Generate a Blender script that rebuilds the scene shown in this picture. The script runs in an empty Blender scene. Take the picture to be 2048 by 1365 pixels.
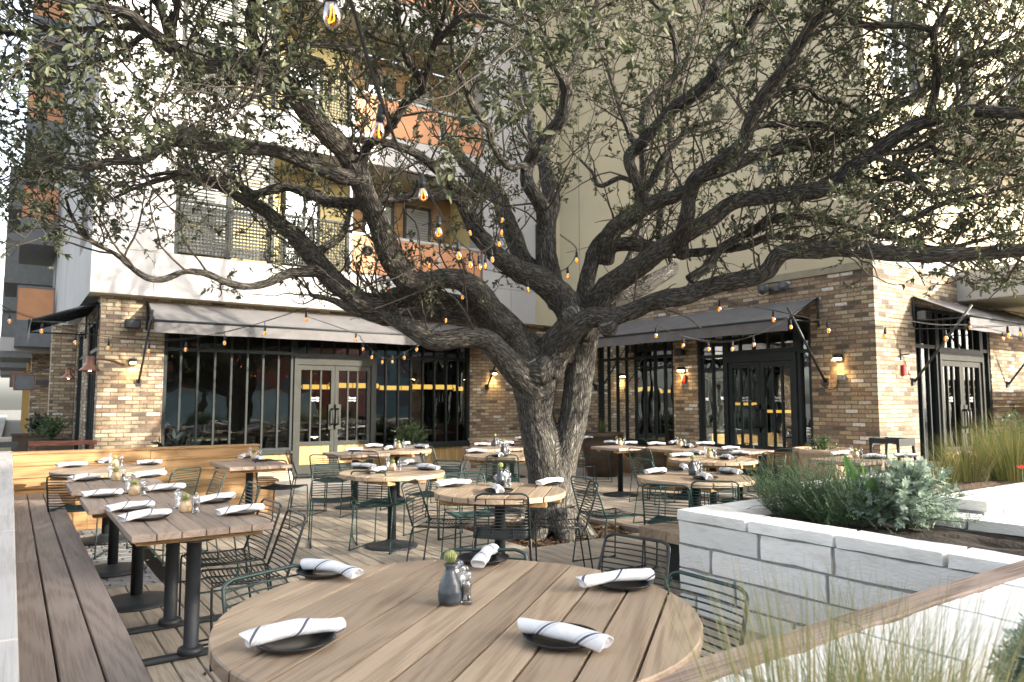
import bpy, math, random
import numpy as np
from mathutils import Vector, Matrix, noise
random.seed(7); rng = np.random.default_rng(11)
R = math.radians
scn = bpy.context.scene
COL = scn.collection

# ---------------------------------------------------------------- camera
CAM_H = 1.51; FPX = 1440.0; YAW = R(34.75); PITCH = math.atan(117.5/FPX)
cam_d = bpy.data.cameras.new('camera'); cam = bpy.data.objects.new('camera', cam_d); COL.objects.link(cam)
cam_d.sensor_width = 36.0; cam_d.lens = FPX/2048*36.0
cam_d.clip_start = 0.05; cam_d.clip_end = 600
cam.location = (0, 0, CAM_H); cam.rotation_euler = (math.pi/2+PITCH, 0, -YAW)
cam_d.dof.use_dof = True; cam_d.dof.focus_distance = 4.0; cam_d.dof.aperture_fstop = 4.5
scn.camera = cam
# ---------------------------------------------------------------- sky, sun, exposure
SUN_EL = R(16.5); SUN_AZ = R(147.0)          # azimuth clockwise from +Y
w = bpy.data.worlds.new("World"); scn.world = w; w.use_nodes = True
nt = w.node_tree; bg = nt.nodes['Background']
sky = nt.nodes.new('ShaderNodeTexSky'); sky.sky_type = 'NISHITA'; sky.sun_disc = False
sky.sun_elevation = SUN_EL; sky.sun_rotation = SUN_AZ; sky.air_density = 1.0; sky.dust_density = 3.0; sky.ozone_density = 0.6
hz = nt.nodes.new('ShaderNodeHueSaturation'); hz.inputs['Saturation'].default_value = .42   # a pale, hazy sky
nt.links.new(sky.outputs[0], hz.inputs['Color']); nt.links.new(hz.outputs[0], bg.inputs[0]); bg.inputs[1].default_value = 0.145
SUNV = Vector((math.sin(SUN_AZ)*math.cos(SUN_EL), math.cos(SUN_AZ)*math.cos(SUN_EL), math.sin(SUN_EL)))
sl = bpy.data.lights.new('sun', 'SUN'); sl.energy = 2.6; sl.angle = R(0.5); sl.color = (1.0, 0.90, 0.74)
so = bpy.data.objects.new('sun', sl); COL.objects.link(so); so.rotation_euler = SUNV.to_track_quat('Z', 'Y').to_euler()
so.location = (20, -30, 20)
scn.view_settings.view_transform = 'Standard'; scn.view_settings.look = 'None'
scn.view_settings.exposure = 2.16; scn.view_settings.gamma = 1.0
scn.render.engine = 'CYCLES'
cy = scn.cycles; cy.max_bounces = 6; cy.transparent_max_bounces = 12; cy.diffuse_bounces = 3; cy.glossy_bounces = 3
cy.transmission_bounces = 6; cy.caustics_reflective = False; cy.caustics_refractive = False; cy.use_denoising = True
cy.sample_clamp_indirect = 6.0

# ---------------------------------------------------------------- measuring helpers (a pixel of the photograph to a point in the place)
_F = np.array([math.sin(YAW)*math.cos(PITCH), math.cos(YAW)*math.cos(PITCH), math.sin(PITCH)])
_R = np.array([math.cos(YAW), -math.sin(YAW), 0.0]); _U = np.cross(_R, _F); _C = np.array([0, 0, CAM_H])
def ray(x, y): return _F+_R*(x-1024)/FPX-_U*(y-682.5)/FPX
def onz(x, y, z): r = ray(x, y); return _C+r*(z-CAM_H)/r[2]
def onX(x, y, X): r = ray(x, y); return _C+r*X/r[0]
def onY(x, y, Y): r = ray(x, y); return _C+r*Y/r[1]
def atd(x, y, d): return _C+ray(x, y)*d
def proj(P):
    v = np.asarray(P)-_C; d = v@_F
    return 1024+FPX*(v@_R)/d, 682.5-FPX*(v@_U)/d, d

# ---------------------------------------------------------------- mesh helpers
class MB:
    def __init__(s): s.v = []; s.f = []; s.r = []; s.n = 0; s.sm = []; s.m = None
    def add(s, vs, fs, rnd=0.5, smooth=False):
        vs = np.asarray(vs, float)
        if s.m is not None: vs = vs@s.m[:3, :3].T+s.m[:3, 3]
        s.v.append(vs); k = s.n
        for f in fs: s.f.append(tuple(i+k for i in f)); s.sm.append(smooth)
        s.r.append(np.broadcast_to(np.asarray(rnd, float), (len(vs),))); s.n += len(vs); return s
    def box(s, x0, y0, z0, x1, y1, z1, bev=0.0, rnd=None):
        if rnd is None: rnd = random.random()
        if x0 > x1: x0, x1 = x1, x0
        if y0 > y1: y0, y1 = y1, y0
        if z0 > z1: z0, z1 = z1, z0
        b = min(bev, .45*min(x1-x0, y1-y0, z1-z0))
        if b <= 0:
            v = [(x, y, z) for z in (z0, z1) for y in (y0, y1) for x in (x0, x1)]
            return s.add(v, [(0, 2, 3, 1), (4, 5, 7, 6), (0, 1, 5, 4), (2, 6, 7, 3), (0, 4, 6, 2), (1, 3, 7, 5)], rnd)
        v = []; idx = {}
        for iz, z in enumerate((z0, z1)):
            for iy, y in enumerate((y0, y1)):
                for ix, x in enumerate((x0, x1)):
                    sx, sy, sz = (1-2*ix), (1-2*iy), (1-2*iz)
                    for a in range(3):
                        p = [x+sx*b, y+sy*b, z+sz*b]; p[a] = (x, y, z)[a]
                        idx[ix, iy, iz, a] = len(v); v.append(p)
        fs = []
        def q(*k):
            c = np.mean([v[i] for i in k], axis=0)-np.array([(x0+x1)/2, (y0+y1)/2, (z0+z1)/2])
            n = np.cross(np.subtract(v[k[1]], v[k[0]]), np.subtract(v[k[2]], v[k[0]]))
            fs.append(k if n@c > 0 else k[::-1])
        for a in range(3):
            o = [i for i in range(3) if i != a]
            for e in (0, 1):
                c = []
                for p, qq in ((0, 0), (1, 0), (1, 1), (0, 1)):
                    t = [0, 0, 0]; t[a] = e; t[o[0]] = p; t[o[1]] = qq; c.append(idx[(*t, a)])
                q(*c)
        for a in range(3):
            o = [i for i in range(3) if i != a]
            for p in (0, 1):
                for qq in (0, 1):
                    t0 = [0, 0, 0]; t0[o[0]] = p; t0[o[1]] = qq; t1 = list(t0); t1[a] = 1
                    q(idx[(*t0, o[0])], idx[(*t1, o[0])], idx[(*t1, o[1])], idx[(*t0, o[1])])
        for ix in (0, 1):
            for iy in (0, 1):
                for iz in (0, 1): q(idx[ix, iy, iz, 0], idx[ix, iy, iz, 1], idx[ix, iy, iz, 2])
        return s.add(v, fs, rnd)
    def tube(s, pts, r, sides=6, rnd=0.5, caps=True, closed=False):
        P = np.asarray(pts, float); n = len(P); rr = np.broadcast_to(np.asarray(r, float), (n,))
        T = np.gradient(P, axis=0) if not closed else np.roll(P, -1, 0)-np.roll(P, 1, 0)
        T /= np.linalg.norm(T, axis=1)[:, None]+1e-12
        a = np.array([0, 0, 1.0]) if abs(T[0][2]) < .9 else np.array([1.0, 0, 0])
        u = np.cross(T[0], a); u /= np.linalg.norm(u)
        th = np.linspace(0, 2*np.pi, sides, endpoint=False); vs = []
        for i in range(n):
            u = u-T[i]*(u@T[i]); u /= np.linalg.norm(u)+1e-12; ww = np.cross(T[i], u)
            vs.append(P[i]+rr[i]*(np.outer(np.cos(th), u)+np.outer(np.sin(th), ww)))
        fs = []
        for i in range(n if closed else n-1):
            j = (i+1) % n
            for k in range(sides):
                l = (k+1) % sides; fs.append((i*sides+k, i*sides+l, j*sides+l, j*sides+k))
        if caps and not closed:
            fs.append(tuple(range(sides))[::-1]); fs.append(tuple((n-1)*sides+k for k in range(sides)))
        return s.add(np.concatenate(vs), fs, rnd, True)
    def lathe(s, prof, c=(0, 0, 0), seg=20, rnd=0.5):
        th = np.linspace(0, 2*np.pi, seg, endpoint=False); vs = []; fs = []
        for r_, z in prof:
            vs += [(c[0]+r_*math.cos(t), c[1]+r_*math.sin(t), c[2]+z) for t in th]
        for i in range(len(prof)-1):
            for k in range(seg):
                l = (k+1) % seg; fs.append((i*seg+k, i*seg+l, (i+1)*seg+l, (i+1)*seg+k))
        if prof[0][0] > 1e-4: fs.append(tuple(range(seg))[::-1])
        if prof[-1][0] > 1e-4: fs.append(tuple((len(prof)-1)*seg+k for k in range(seg)))
        return s.add(vs, fs, rnd, True)
    def prism(s, poly, z0, z1, rnd=None, bev=0.0):
        if rnd is None: rnd = random.random()
        P = np.asarray(poly, float); n = len(P); c = P.mean(0)
        if bev > 0:
            d = P-c; L = np.linalg.norm(d, axis=1)[:, None]; Q = P-d/L*bev
            rows = [(P, z0), (P, z1-bev), (Q, z1)]
        else: rows = [(P, z0), (P, z1)]
        vs = [(x, y, z) for pp, z in rows for x, y in pp]; fs = []
        for i in range(len(rows)-1):
            for k in range(n):
                l = (k+1) % n; fs.append((i*n+k, i*n+l, (i+1)*n+l, (i+1)*n+k))
        fs.append(tuple(range(n))[::-1]); fs.append(tuple((len(rows)-1)*n+k for k in range(n)))
        return s.add(vs, fs, rnd)
    def quad(s, a, b, c, d, rnd=0.5): return s.add([a, b, c, d], [(0, 1, 2, 3)], rnd)
    def sphere(s, c, r, seg=12, rings=8, rnd=.5):
        rx = r if hasattr(r, '__len__') else (r, r, r)
        prof = [(math.sin(math.pi*i/rings), -math.cos(math.pi*i/rings)) for i in range(rings+1)]
        m = MB(); m.lathe(prof, seg=seg); return s.add(m.v[0]*np.array(rx)+np.array(c), m.f, rnd, True)
    def mesh(s, name):
        me = bpy.data.meshes.new(name); V = np.concatenate(s.v) if s.v else np.zeros((0, 3))
        me.from_pydata(V.tolist(), [], s.f)
        me.polygons.foreach_set('use_smooth', s.sm)
        at = me.attributes.new('rnd', 'FLOAT', 'POINT'); at.data.foreach_set('value', np.concatenate(s.r).astype(np.float32))
        me.update(); return me
    def build(s, name, mat, parent=None, off=True):
        """one mesh object; under an unrotated parent the world-built vertices are made local to it"""
        if parent is not None and off and s.v:
            L = np.array(LOC.get(parent.name, (0, 0, 0)))
            s.v = [v-L for v in s.v]
        o = bpy.data.objects.new(name, s.mesh(name)); COL.objects.link(o)
        if mat is not None:
            for m in (mat if isinstance(mat, (list, tuple)) else [mat]): o.data.materials.append(m)
        if parent is not None: o.parent = parent
        return o
LOC = {}
def thing(name, label, cat, loc=(0, 0, 0), rotz=0.0, group=None):
    o = bpy.data.objects.new(name, None); COL.objects.link(o); o.empty_display_size = .2
    o.location = loc; o.rotation_euler = (0, 0, rotz); o['label'] = label; o['category'] = cat
    if group: o['group'] = group
    LOC[o.name] = tuple(loc); return o
def tag(o, label, cat, group=None, kind=None):
    if label: o['label'] = label
    if cat: o['category'] = cat
    if group: o['group'] = group
    if kind: o['kind'] = kind
    return o
def sub(o, parent, off=False):
    """make o (already world built) a sub-part of a part"""
    o.parent = parent; return o
def struct(o): o['kind'] = 'structure'; return o
def mrot(loc, rz=0.0):
    c, s_ = math.cos(rz), math.sin(rz); m = np.eye(4); m[:2, :2] = [[c, -s_], [s_, c]]; m[:3, 3] = loc; return m
KIDS = {}
def copy_tree(o, parent=None):
    c = o.copy(); COL.objects.link(c)
    if parent is not None: c.parent = parent
    for ch in o.children: copy_tree(ch, c)
    return c
def spline(P, n):
    """Catmull-Rom through rows of P, n samples per span"""
    P = np.asarray(P, float); Q = np.vstack([2*P[0]-P[1], P, 2*P[-1]-P[-2]]); out = []
    for i in range(1, len(Q)-2):
        a, b, c, d = Q[i-1:i+3]
        for t in np.linspace(0, 1, n, endpoint=False):
            out.append(.5*((2*b)+(-a+c)*t+(2*a-5*b+4*c-d)*t*t+(-a+3*b-3*c+d)*t**3))
    out.append(Q[-2]); return np.array(out)

# ---------------------------------------------------------------- materials
def newmat(name):
    m = bpy.data.materials.new(name); m.use_nodes = True; t = m.node_tree
    return m, t, t.nodes['Principled BSDF'], t.nodes['Material Output']
def N(t, typ, **k):
    n = t.nodes.new(typ)
    for a, b in k.items():
        if a.startswith('i_'):
            a = a[2:]; n.inputs[int(a) if a.isdigit() else a].default_value = b
        else: setattr(n, a, b)
    return n
def ramp(t, stops, interp='LINEAR'):
    n = t.nodes.new('ShaderNodeValToRGB'); e = n.color_ramp.elements; n.color_ramp.interpolation = interp
    while len(e) < len(stops): e.new(.5)
    for i, (p, c) in enumerate(stops):
        e[i].position = p; e[i].color = (*c, 1) if len(c) == 3 else c
    return n
def L(t, a, b): t.links.new(a, b)
def plain(name, col, rough=.6, metal=0.0, var=.12, scale=6.0, bump=0.0, bscale=60.0, spec=.5):
    m, t, p, o = newmat(name); p.inputs['Roughness'].default_value = rough; p.inputs['Metallic'].default_value = metal
    p.inputs['Specular IOR Level'].default_value = spec
    tc = N(t, 'ShaderNodeTexCoord'); nz = N(t, 'ShaderNodeTexNoise', i_Scale=scale, i_Detail=5.0); L(t, tc.outputs['Object'], nz.inputs['Vector'])
    c = np.array(col); rp = ramp(t, [(.3, tuple(c*(1-var))), (.7, tuple(np.minimum(c*(1+var), 1)))])
    L(t, nz.outputs['Fac'], rp.inputs[0]); L(t, rp.outputs[0], p.inputs['Base Color'])
    if bump > 0:
        n2 = N(t, 'ShaderNodeTexNoise', i_Scale=bscale, i_Detail=4.0); L(t, tc.outputs['Object'], n2.inputs['Vector'])
        b = N(t, 'ShaderNodeBump', i_Strength=bump, i_Distance=.01); L(t, n2.outputs['Fac'], b.inputs['Height']); L(t, b.outputs[0], p.inputs['Normal'])
    return m
def wood(name, light, dark, axis='Y', rough=.65, ring=5.0, fine=70.0, var=.45, bump=.15):
    m, t, p, o = newmat(name); p.inputs['Roughness'].default_value = rough; p.inputs['Specular IOR Level'].default_value = .3
    tc = N(t, 'ShaderNodeTexCoord'); at = N(t, 'ShaderNodeAttribute', attribute_name='rnd')
    off = N(t, 'ShaderNodeMath', operation='MULTIPLY', i_1=41.0); L(t, at.outputs['Fac'], off.inputs[0])
    cmb = N(t, 'ShaderNodeCombineXYZ')
    for i in range(3): L(t, off.outputs[0], cmb.inputs[i])
    ad = N(t, 'ShaderNodeVectorMath', operation='ADD'); L(t, tc.outputs['Object'], ad.inputs[0]); L(t, cmb.outputs[0], ad.inputs[1])
    k = {'X': 0, 'Y': 1, 'Z': 2}[axis]
    sc = [1.0, 1.0, 1.0]; sc[k] = .03
    mp = N(t, 'ShaderNodeMapping'); mp.inputs['Scale'].default_value = sc; L(t, ad.outputs[0], mp.inputs['Vector'])
    n1 = N(t, 'ShaderNodeTexNoise', i_Scale=fine, i_Detail=6.0, i_Roughness=.65); L(t, mp.outputs[0], n1.inputs['Vector'])
    sc2 = [1.0, 1.0, 1.0]; sc2[k] = .13
    mp2 = N(t, 'ShaderNodeMapping'); mp2.inputs['Scale'].default_value = sc2; L(t, ad.outputs[0], mp2.inputs['Vector'])
    n2 = N(t, 'ShaderNodeTexNoise', i_Scale=ring, i_Detail=2.0, i_Distortion=.4); L(t, mp2.outputs[0], n2.inputs['Vector'])
    mul = N(t, 'ShaderNodeMath', operation='MULTIPLY', i_1=95.0); L(t, n2.outputs['Fac'], mul.inputs[0])
    sn = N(t, 'ShaderNodeMath', operation='SINE'); L(t, mul.outputs[0], sn.inputs[0])
    ma = N(t, 'ShaderNodeMath', operation='MULTIPLY_ADD', i_1=.085, i_2=0.0); L(t, sn.outputs[0], ma.inputs[0]); L(t, n1.outputs['Fac'], ma.inputs[2])
    rp = ramp(t, [(.35, dark), (.57, light)]); L(t, ma.outputs[0], rp.inputs[0])
    n3 = N(t, 'ShaderNodeTexNoise', i_Scale=2.3, i_Detail=3.0); L(t, tc.outputs['Object'], n3.inputs['Vector'])
    v1 = N(t, 'ShaderNodeMath', operation='MULTIPLY_ADD', i_1=var, i_2=1-var/2-.15); L(t, at.outputs['Fac'], v1.inputs[0])
    v2 = N(t, 'ShaderNodeMath', operation='MULTIPLY_ADD', i_1=.3); L(t, n3.outputs['Fac'], v2.inputs[0]); L(t, v1.outputs[0], v2.inputs[2])
    hs = N(t, 'ShaderNodeHueSaturation'); L(t, rp.outputs[0], hs.inputs['Color']); L(t, v2.outputs[0], hs.inputs['Value'])
    L(t, hs.outputs[0], p.inputs['Base Color'])
    b = N(t, 'ShaderNodeBump', i_Strength=bump, i_Distance=.004); L(t, ma.outputs[0], b.inputs['Height']); L(t, b.outputs[0], p.inputs['Normal'])
    return m
def brickmat(name):
    m, t, p, o = newmat(name); p.inputs['Roughness'].default_value = .85; p.inputs['Specular IOR Level'].default_value = .2
    tc = N(t, 'ShaderNodeTexCoord'); sp = N(t, 'ShaderNodeSeparateXYZ'); L(t, tc.outputs['Object'], sp.inputs[0])
    a = N(t, 'ShaderNodeMath', operation='ADD'); L(t, sp.outputs[0], a.inputs[0]); L(t, sp.outputs[1], a.inputs[1])
    cb = N(t, 'ShaderNodeCombineXYZ'); L(t, a.outputs[0], cb.inputs[0]); L(t, sp.outputs[2], cb.inputs[1])
    nz = N(t, 'ShaderNodeTexNoise', i_Scale=9.0, i_Detail=3.0); L(t, cb.outputs[0], nz.inputs['Vector'])
    ds = N(t, 'ShaderNodeVectorMath', operation='MULTIPLY_ADD'); ds.inputs[1].default_value = (.012, .012, 0); L(t, nz.outputs['Color'], ds.inputs[0]); L(t, cb.outputs[0], ds.inputs[2])
    def brick(c1, c2, mo, ms=.009, bias=0.0):
        b = N(t, 'ShaderNodeTexBrick', offset=.5, offset_frequency=2, squash=1.0)
        b.inputs['Color1'].default_value = (*c1, 1); b.inputs['Color2'].default_value = (*c2, 1); b.inputs['Mortar'].default_value = (*mo, 1)
        for k, v in (('Scale', 1.0), ('Mortar Size', ms), ('Mortar Smooth', .25), ('Bias', bias), ('Brick Width', .222), ('Row Height', .0685)): b.inputs[k].default_value = v
        L(t, ds.outputs[0], b.inputs['Vector']); return b
    b = brick((0, 0, 0), (1, 1, 1), (.5, .5, .5))
    rp = ramp(t, [(0, (.145, .115, .092)), (.065, (.22, .17, .13)), (.17, (.31, .21, .15)), (.30, (.36, .28, .20)), (.44, (.42, .33, .22)), (.62, (.50, .41, .28)), (.80, (.36, .27, .18)), (.89, (.54, .47, .36)), (.955, (.70, .67, .62))], 'CONSTANT')
    L(t, b.outputs['Color'], rp.inputs[0])
    n2 = N(t, 'ShaderNodeTexNoise', i_Scale=28.0, i_Detail=6.0, i_Roughness=.7); L(t, tc.outputs['Object'], n2.inputs['Vector'])
    r2 = ramp(t, [(.25, (.45, .43, .42)), (.5, (.95, .95, .95)), (.75, (1.25, 1.22, 1.15))]); L(t, n2.outputs['Fac'], r2.inputs[0])
    mx = N(t, 'ShaderNodeMix', data_type='RGBA', blend_type='MULTIPLY'); mx.inputs[0].default_value = 1.0
    L(t, rp.outputs[0], mx.inputs[6]); L(t, r2.outputs[0], mx.inputs[7])
    mm = N(t, 'ShaderNodeMix', data_type='RGBA'); L(t, b.outputs['Fac'], mm.inputs[0]); L(t, mx.outputs[2], mm.inputs[6]); mm.inputs[7].default_value = (.17, .14, .105, 1)
    L(t, mm.outputs[2], p.inputs['Base Color'])
    h = N(t, 'ShaderNodeMath', operation='MULTIPLY_ADD', i_1=-1.0, i_2=1.0); L(t, b.outputs['Fac'], h.inputs[0])
    h2 = N(t, 'ShaderNodeMath', operation='MULTIPLY_ADD', i_1=.5); L(t, n2.outputs['Fac'], h2.inputs[0]); L(t, h.outputs[0], h2.inputs[2])
    bp = N(t, 'ShaderNodeBump', i_Strength=.8, i_Distance=.012); L(t, h2.outputs[0], bp.inputs['Height']); L(t, bp.outputs[0], p.inputs['Normal'])
    return m
def glassmat(name, tint=(.72, .8, .78), base=.07, gain=.8):
    m, t, p, o = newmat(name); t.nodes.remove(p)
    tr = N(t, 'ShaderNodeBsdfTransparent'); tr.inputs[0].default_value = (*tint, 1)
    gl = N(t, 'ShaderNodeBsdfGlossy'); gl.inputs['Roughness'].default_value = .0; gl.inputs[0].default_value = (.92, .97, 1.0, 1)
    tc = N(t, 'ShaderNodeTexCoord'); nz = N(t, 'ShaderNodeTexNoise', i_Scale=2.2, i_Detail=1.0); L(t, tc.outputs['Object'], nz.inputs['Vector'])
    b = N(t, 'ShaderNodeBump', i_Strength=.06, i_Distance=.05); L(t, nz.outputs['Fac'], b.inputs['Height']); L(t, b.outputs[0], gl.inputs['Normal'])
    fr = N(t, 'ShaderNodeFresnel', i_IOR=1.6); ma = N(t, 'ShaderNodeMath', operation='MULTIPLY_ADD', i_1=gain, i_2=base, use_clamp=True); L(t, fr.outputs[0], ma.inputs[0])
    mx = N(t, 'ShaderNodeMixShader'); L(t, ma.outputs[0], mx.inputs[0]); L(t, tr.outputs[0], mx.inputs[1]); L(t, gl.outputs[0], mx.inputs[2]); L(t, mx.outputs[0], o.inputs[0])
    return m
def emit(name, col, s):
    m, t, p, o = newmat(name); p.inputs['Base Color'].default_value = (*col, 1); p.inputs['Emission Color'].default_value = (*col, 1); p.inputs['Emission Strength'].default_value = s; return m
def stone(name, col=(.84, .825, .795)):
    m, t, p, o = newmat(name); p.inputs['Roughness'].default_value = .9; p.inputs['Specular IOR Level'].default_value = .15
    tc = N(t, 'ShaderNodeTexCoord'); at = N(t, 'ShaderNodeAttribute', attribute_name='rnd')
    mp = N(t, 'ShaderNodeMapping'); mp.inputs['Rotation'].default_value = (.5, .3, .2); mp.inputs['Scale'].default_value = (1, 1, 3.0); L(t, tc.outputs['Object'], mp.inputs['Vector'])
    n1 = N(t, 'ShaderNodeTexNoise', i_Scale=5.0, i_Detail=8.0, i_Roughness=.65); L(t, mp.outputs[0], n1.inputs['Vector'])
    c = np.array(col); rp = ramp(t, [(.25, tuple(c*[.78, .74, .68])), (.45, tuple(c*.97)), (.7, tuple(np.minimum(c*1.08, .9)))]); L(t, n1.outputs['Fac'], rp.inputs[0])
    v1 = N(t, 'ShaderNodeMath', operation='MULTIPLY_ADD', i_1=.22, i_2=.88); L(t, at.outputs['Fac'], v1.inputs[0])
    hs = N(t, 'ShaderNodeHueSaturation'); L(t, rp.outputs[0], hs.inputs['Color']); L(t, v1.outputs[0], hs.inputs['Value']); L(t, hs.outputs[0], p.inputs['Base Color'])
    n2 = N(t, 'ShaderNodeTexNoise', i_Scale=26.0, i_Detail=9.0, i_Roughness=.7); L(t, mp.outputs[0], n2.inputs['Vector'])
    b = N(t, 'ShaderNodeBump', i_Strength=.6, i_Distance=.02); L(t, n2.outputs['Fac'], b.inputs['Height']); L(t, b.outputs[0], p.inputs['Normal'])
    return m
def leafmat(name, cols, trans=.25, rough=.5):
    m, t, p, o = newmat(name); p.inputs['Roughness'].default_value = rough; p.inputs['Specular IOR Level'].default_value = .35
    at = N(t, 'ShaderNodeAttribute', attribute_name='rnd')
    rp = ramp(t, [(i/(len(cols)-1), c) for i, c in enumerate(cols)]); L(t, at.outputs['Fac'], rp.inputs[0]); L(t, rp.outputs[0], p.inputs['Base Color'])
    tr = N(t, 'ShaderNodeBsdfTranslucent'); hs = N(t, 'ShaderNodeHueSaturation', i_Saturation=1.2, i_Value=1.4); L(t, rp.outputs[0], hs.inputs['Color']); L(t, hs.outputs[0], tr.inputs[0])
    mx = N(t, 'ShaderNodeMixShader'); mx.inputs[0].default_value = trans; L(t, p.outputs[0], mx.inputs[1]); L(t, tr.outputs[0], mx.inputs[2]); L(t, mx.outputs[0], o.inputs[0])
    return m
M = {}
M['brick'] = brickmat('brick')
M['white'] = plain('white_stucco', (.44, .428, .42), .9, var=.09, scale=.9, bump=.25, bscale=90)
M['beige'] = plain('beige_stucco', (.57, .51, .36), .9, var=.09, scale=.7, bump=.25, bscale=80)
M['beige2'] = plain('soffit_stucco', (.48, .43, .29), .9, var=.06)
M['yellow'] = plain('yellow_siding', (.66, .56, .27), .85, var=.05)
M['orange'] = plain('orange_panel', (.52, .25, .125), .7, var=.1, scale=3)
M['joint'] = plain('joint', (.30, .27, .2), .9)
M['siding'] = plain('brown_siding', (.33, .20, .09), .8, var=.15)
M['fabric'] = plain('awning_canvas', (.155, .15, .152), .95, var=.12, scale=4, bump=.2, bscale=200)
M['fabric2'] = plain('dark_canvas', (.02, .035, .036), .9)
M['frame'] = plain('black_frame', (.014, .02, .02), .5, var=.2, spec=.3)
M['frame2'] = plain('bronze_frame', (.042, .044, .039), .6, var=.15, spec=.2)  # bronze screens; the door frames share it, paled to stand for sun
M['darkmetal'] = plain('dark_metal', (.022, .027, .032), .45, var=.2)
M['grey'] = plain('grey_metal', (.35, .36, .37), .5)
M['slate'] = plain('slate_cladding', (.13, .14, .15), .7)
M['glass'] = glassmat('window_glass', (.58, .66, .63), .10, .8)
M['glass_up'] = glassmat('upper_glass', (.5, .55, .55), .35, 1.0)
M['blind'] = plain('blind', (.26, .275, .27), .6)
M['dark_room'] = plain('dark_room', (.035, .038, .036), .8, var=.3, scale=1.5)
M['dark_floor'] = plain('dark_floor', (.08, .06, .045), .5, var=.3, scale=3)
M['conc'] = plain('concrete', (.36, .34, .31), .9, var=.12, scale=1.4, bump=.2, bscale=70)
M['kerb'] = plain('curb_concrete', (.55, .51, .42), .9, var=.1, scale=2)
M['asph'] = plain('asphalt', (.055, .055, .057), .9, var=.2, scale=8, bump=.3, bscale=150)
M['ground'] = plain('ground', (.2, .19, .17), .95, var=.15, scale=.6)
M['stone'] = stone('limestone')
M['mortar'] = plain('mortar', (.27, .27, .275), .95, var=.15, scale=20, bump=.3, bscale=90)
M['paver'] = plain('paver', (.22, .225, .23), .9, var=.2, scale=3, bump=.25, bscale=60)
M['deck'] = wood('deck_wood', (.43, .37, .295), (.30, .255, .205), 'Y', .75, 2.2, 95, .3)
M['bench'] = wood('bench_wood', (.29, .238, .205), (.20, .16, .138), 'Y', .6, 1.5, 95, .3)
M['benchx'] = wood('bench_back_wood', (.42, .26, .12), (.24, .135, .06), 'X', .55, 1.6, 90, .3)
M['cap'] = wood('weathered_cap', (.46, .44, .425), (.36, .34, .325), 'Y', .75, 1.3, 90, .2)
M['capx'] = wood('weathered_cap_across', (.34, .26, .215), (.17, .125, .1), 'X', .75, 1.5, 90, .3)
M['teak'] = wood('table_teak', (.365, .278, .198), (.255, .187, .13), 'X', .5, 2.4, 105, .34, .2)
M['teaky'] = wood('table_teak_long', (.295, .228, .182), (.20, .15, .118), 'Y', .5, 2.4, 110, .35, .2)
M['teakedge'] = wood('apron_teak', (.42, .25, .11), (.2, .11, .045), 'X', .6)
M['panel'] = wood('panel_wood', (.50, .34, .15), (.30, .185, .075), 'Z', .6, 1.5, 90, .2)
M['redwood'] = wood('red_slat', (.17, .065, .04), (.08, .03, .02), 'X', .6)
M['soil'] = plain('soil', (.032, .024, .018), .98, var=.5, scale=14, bump=.9, bscale=50)
M['mulch'] = plain('mulch', (.07, .045, .028), .95, var=.5, scale=20, bump=.9, bscale=60)
M['chip'] = leafmat('mulch_chip', [(.03, .018, .011), (.085, .05, .028), (.17, .11, .06), (.25, .19, .12)], .0, .9)
M['green_wire'] = plain('green_wire', (.013, .040, .037), .4, var=.15)
M['black_wire'] = plain('black_wire', (.012, .016, .018), .4, var=.15)
M['castiron'] = plain('cast_iron', (.018, .022, .026), .55, var=.2, bump=.2, bscale=200)
M['plate'] = plain('black_stoneware', (.012, .013, .015), .28, var=.3)
M['ceramic'] = plain('blue_stoneware', (.05, .062, .075), .3, var=.6, scale=16)
M['rawclay'] = plain('raw_clay', (.30, .24, .15), .8)
M['cactus'] = plain('cactus', (.30, .33, .12), .7, var=.4, scale=60)
M['salt'] = plain('salt', (.8, .8, .8), .8)
M['pepper'] = plain('peppercorn', (.12, .10, .09), .8, var=.8, scale=200)
M['terra'] = plain('terracotta', (.50, .35, .24), .85, var=.1)
M['corten'] = plain('brown_pot', (.075, .048, .03), .6, var=.3)
M['copper'] = plain('copper', (.24, .12, .08), .45, metal=.7)
M['red'] = plain('red_enamel', (.50, .035, .02), .4)
M['black'] = plain('black_plastic', (.012, .012, .013), .5)
M['cord'] = plain('black_cord', (.012, .012, .012), .6)
M['ochre'] = plain('ochre_wall', (.36, .22, .05), .85)
M['tan'] = plain('tan_wall', (.45, .39, .25), .9)
M['filament'] = emit('lit_filament', (1.0, .5, .12), 2.2)
M['lamp'] = emit('lit_lamp', (1.0, .72, .35), 14.0)
M['tubelamp'] = emit('lit_tube', (1.0, .55, .12), .42)
def clearmat(name, col, rough=0.0, ior=1.45):
    m, t, p, o = newmat(name); p.inputs['Base Color'].default_value = (*col, 1); p.inputs['Roughness'].default_value = rough
    p.inputs['Transmission Weight'].default_value = 1.0; p.inputs['IOR'].default_value = ior; return m
M['acrylic'] = glassmat('clear_acrylic', (.97, .975, .99), .10, .5)
M['amber'] = glassmat('amber_glass', (.96, .52, .11), .06, .4)
M['honey'] = plain('honey_glass', (.55, .40, .24), .2, var=.3, scale=20)
M['wax'] = plain('pale_wax', (.70, .55, .34), .5, var=.2, scale=20)
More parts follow.
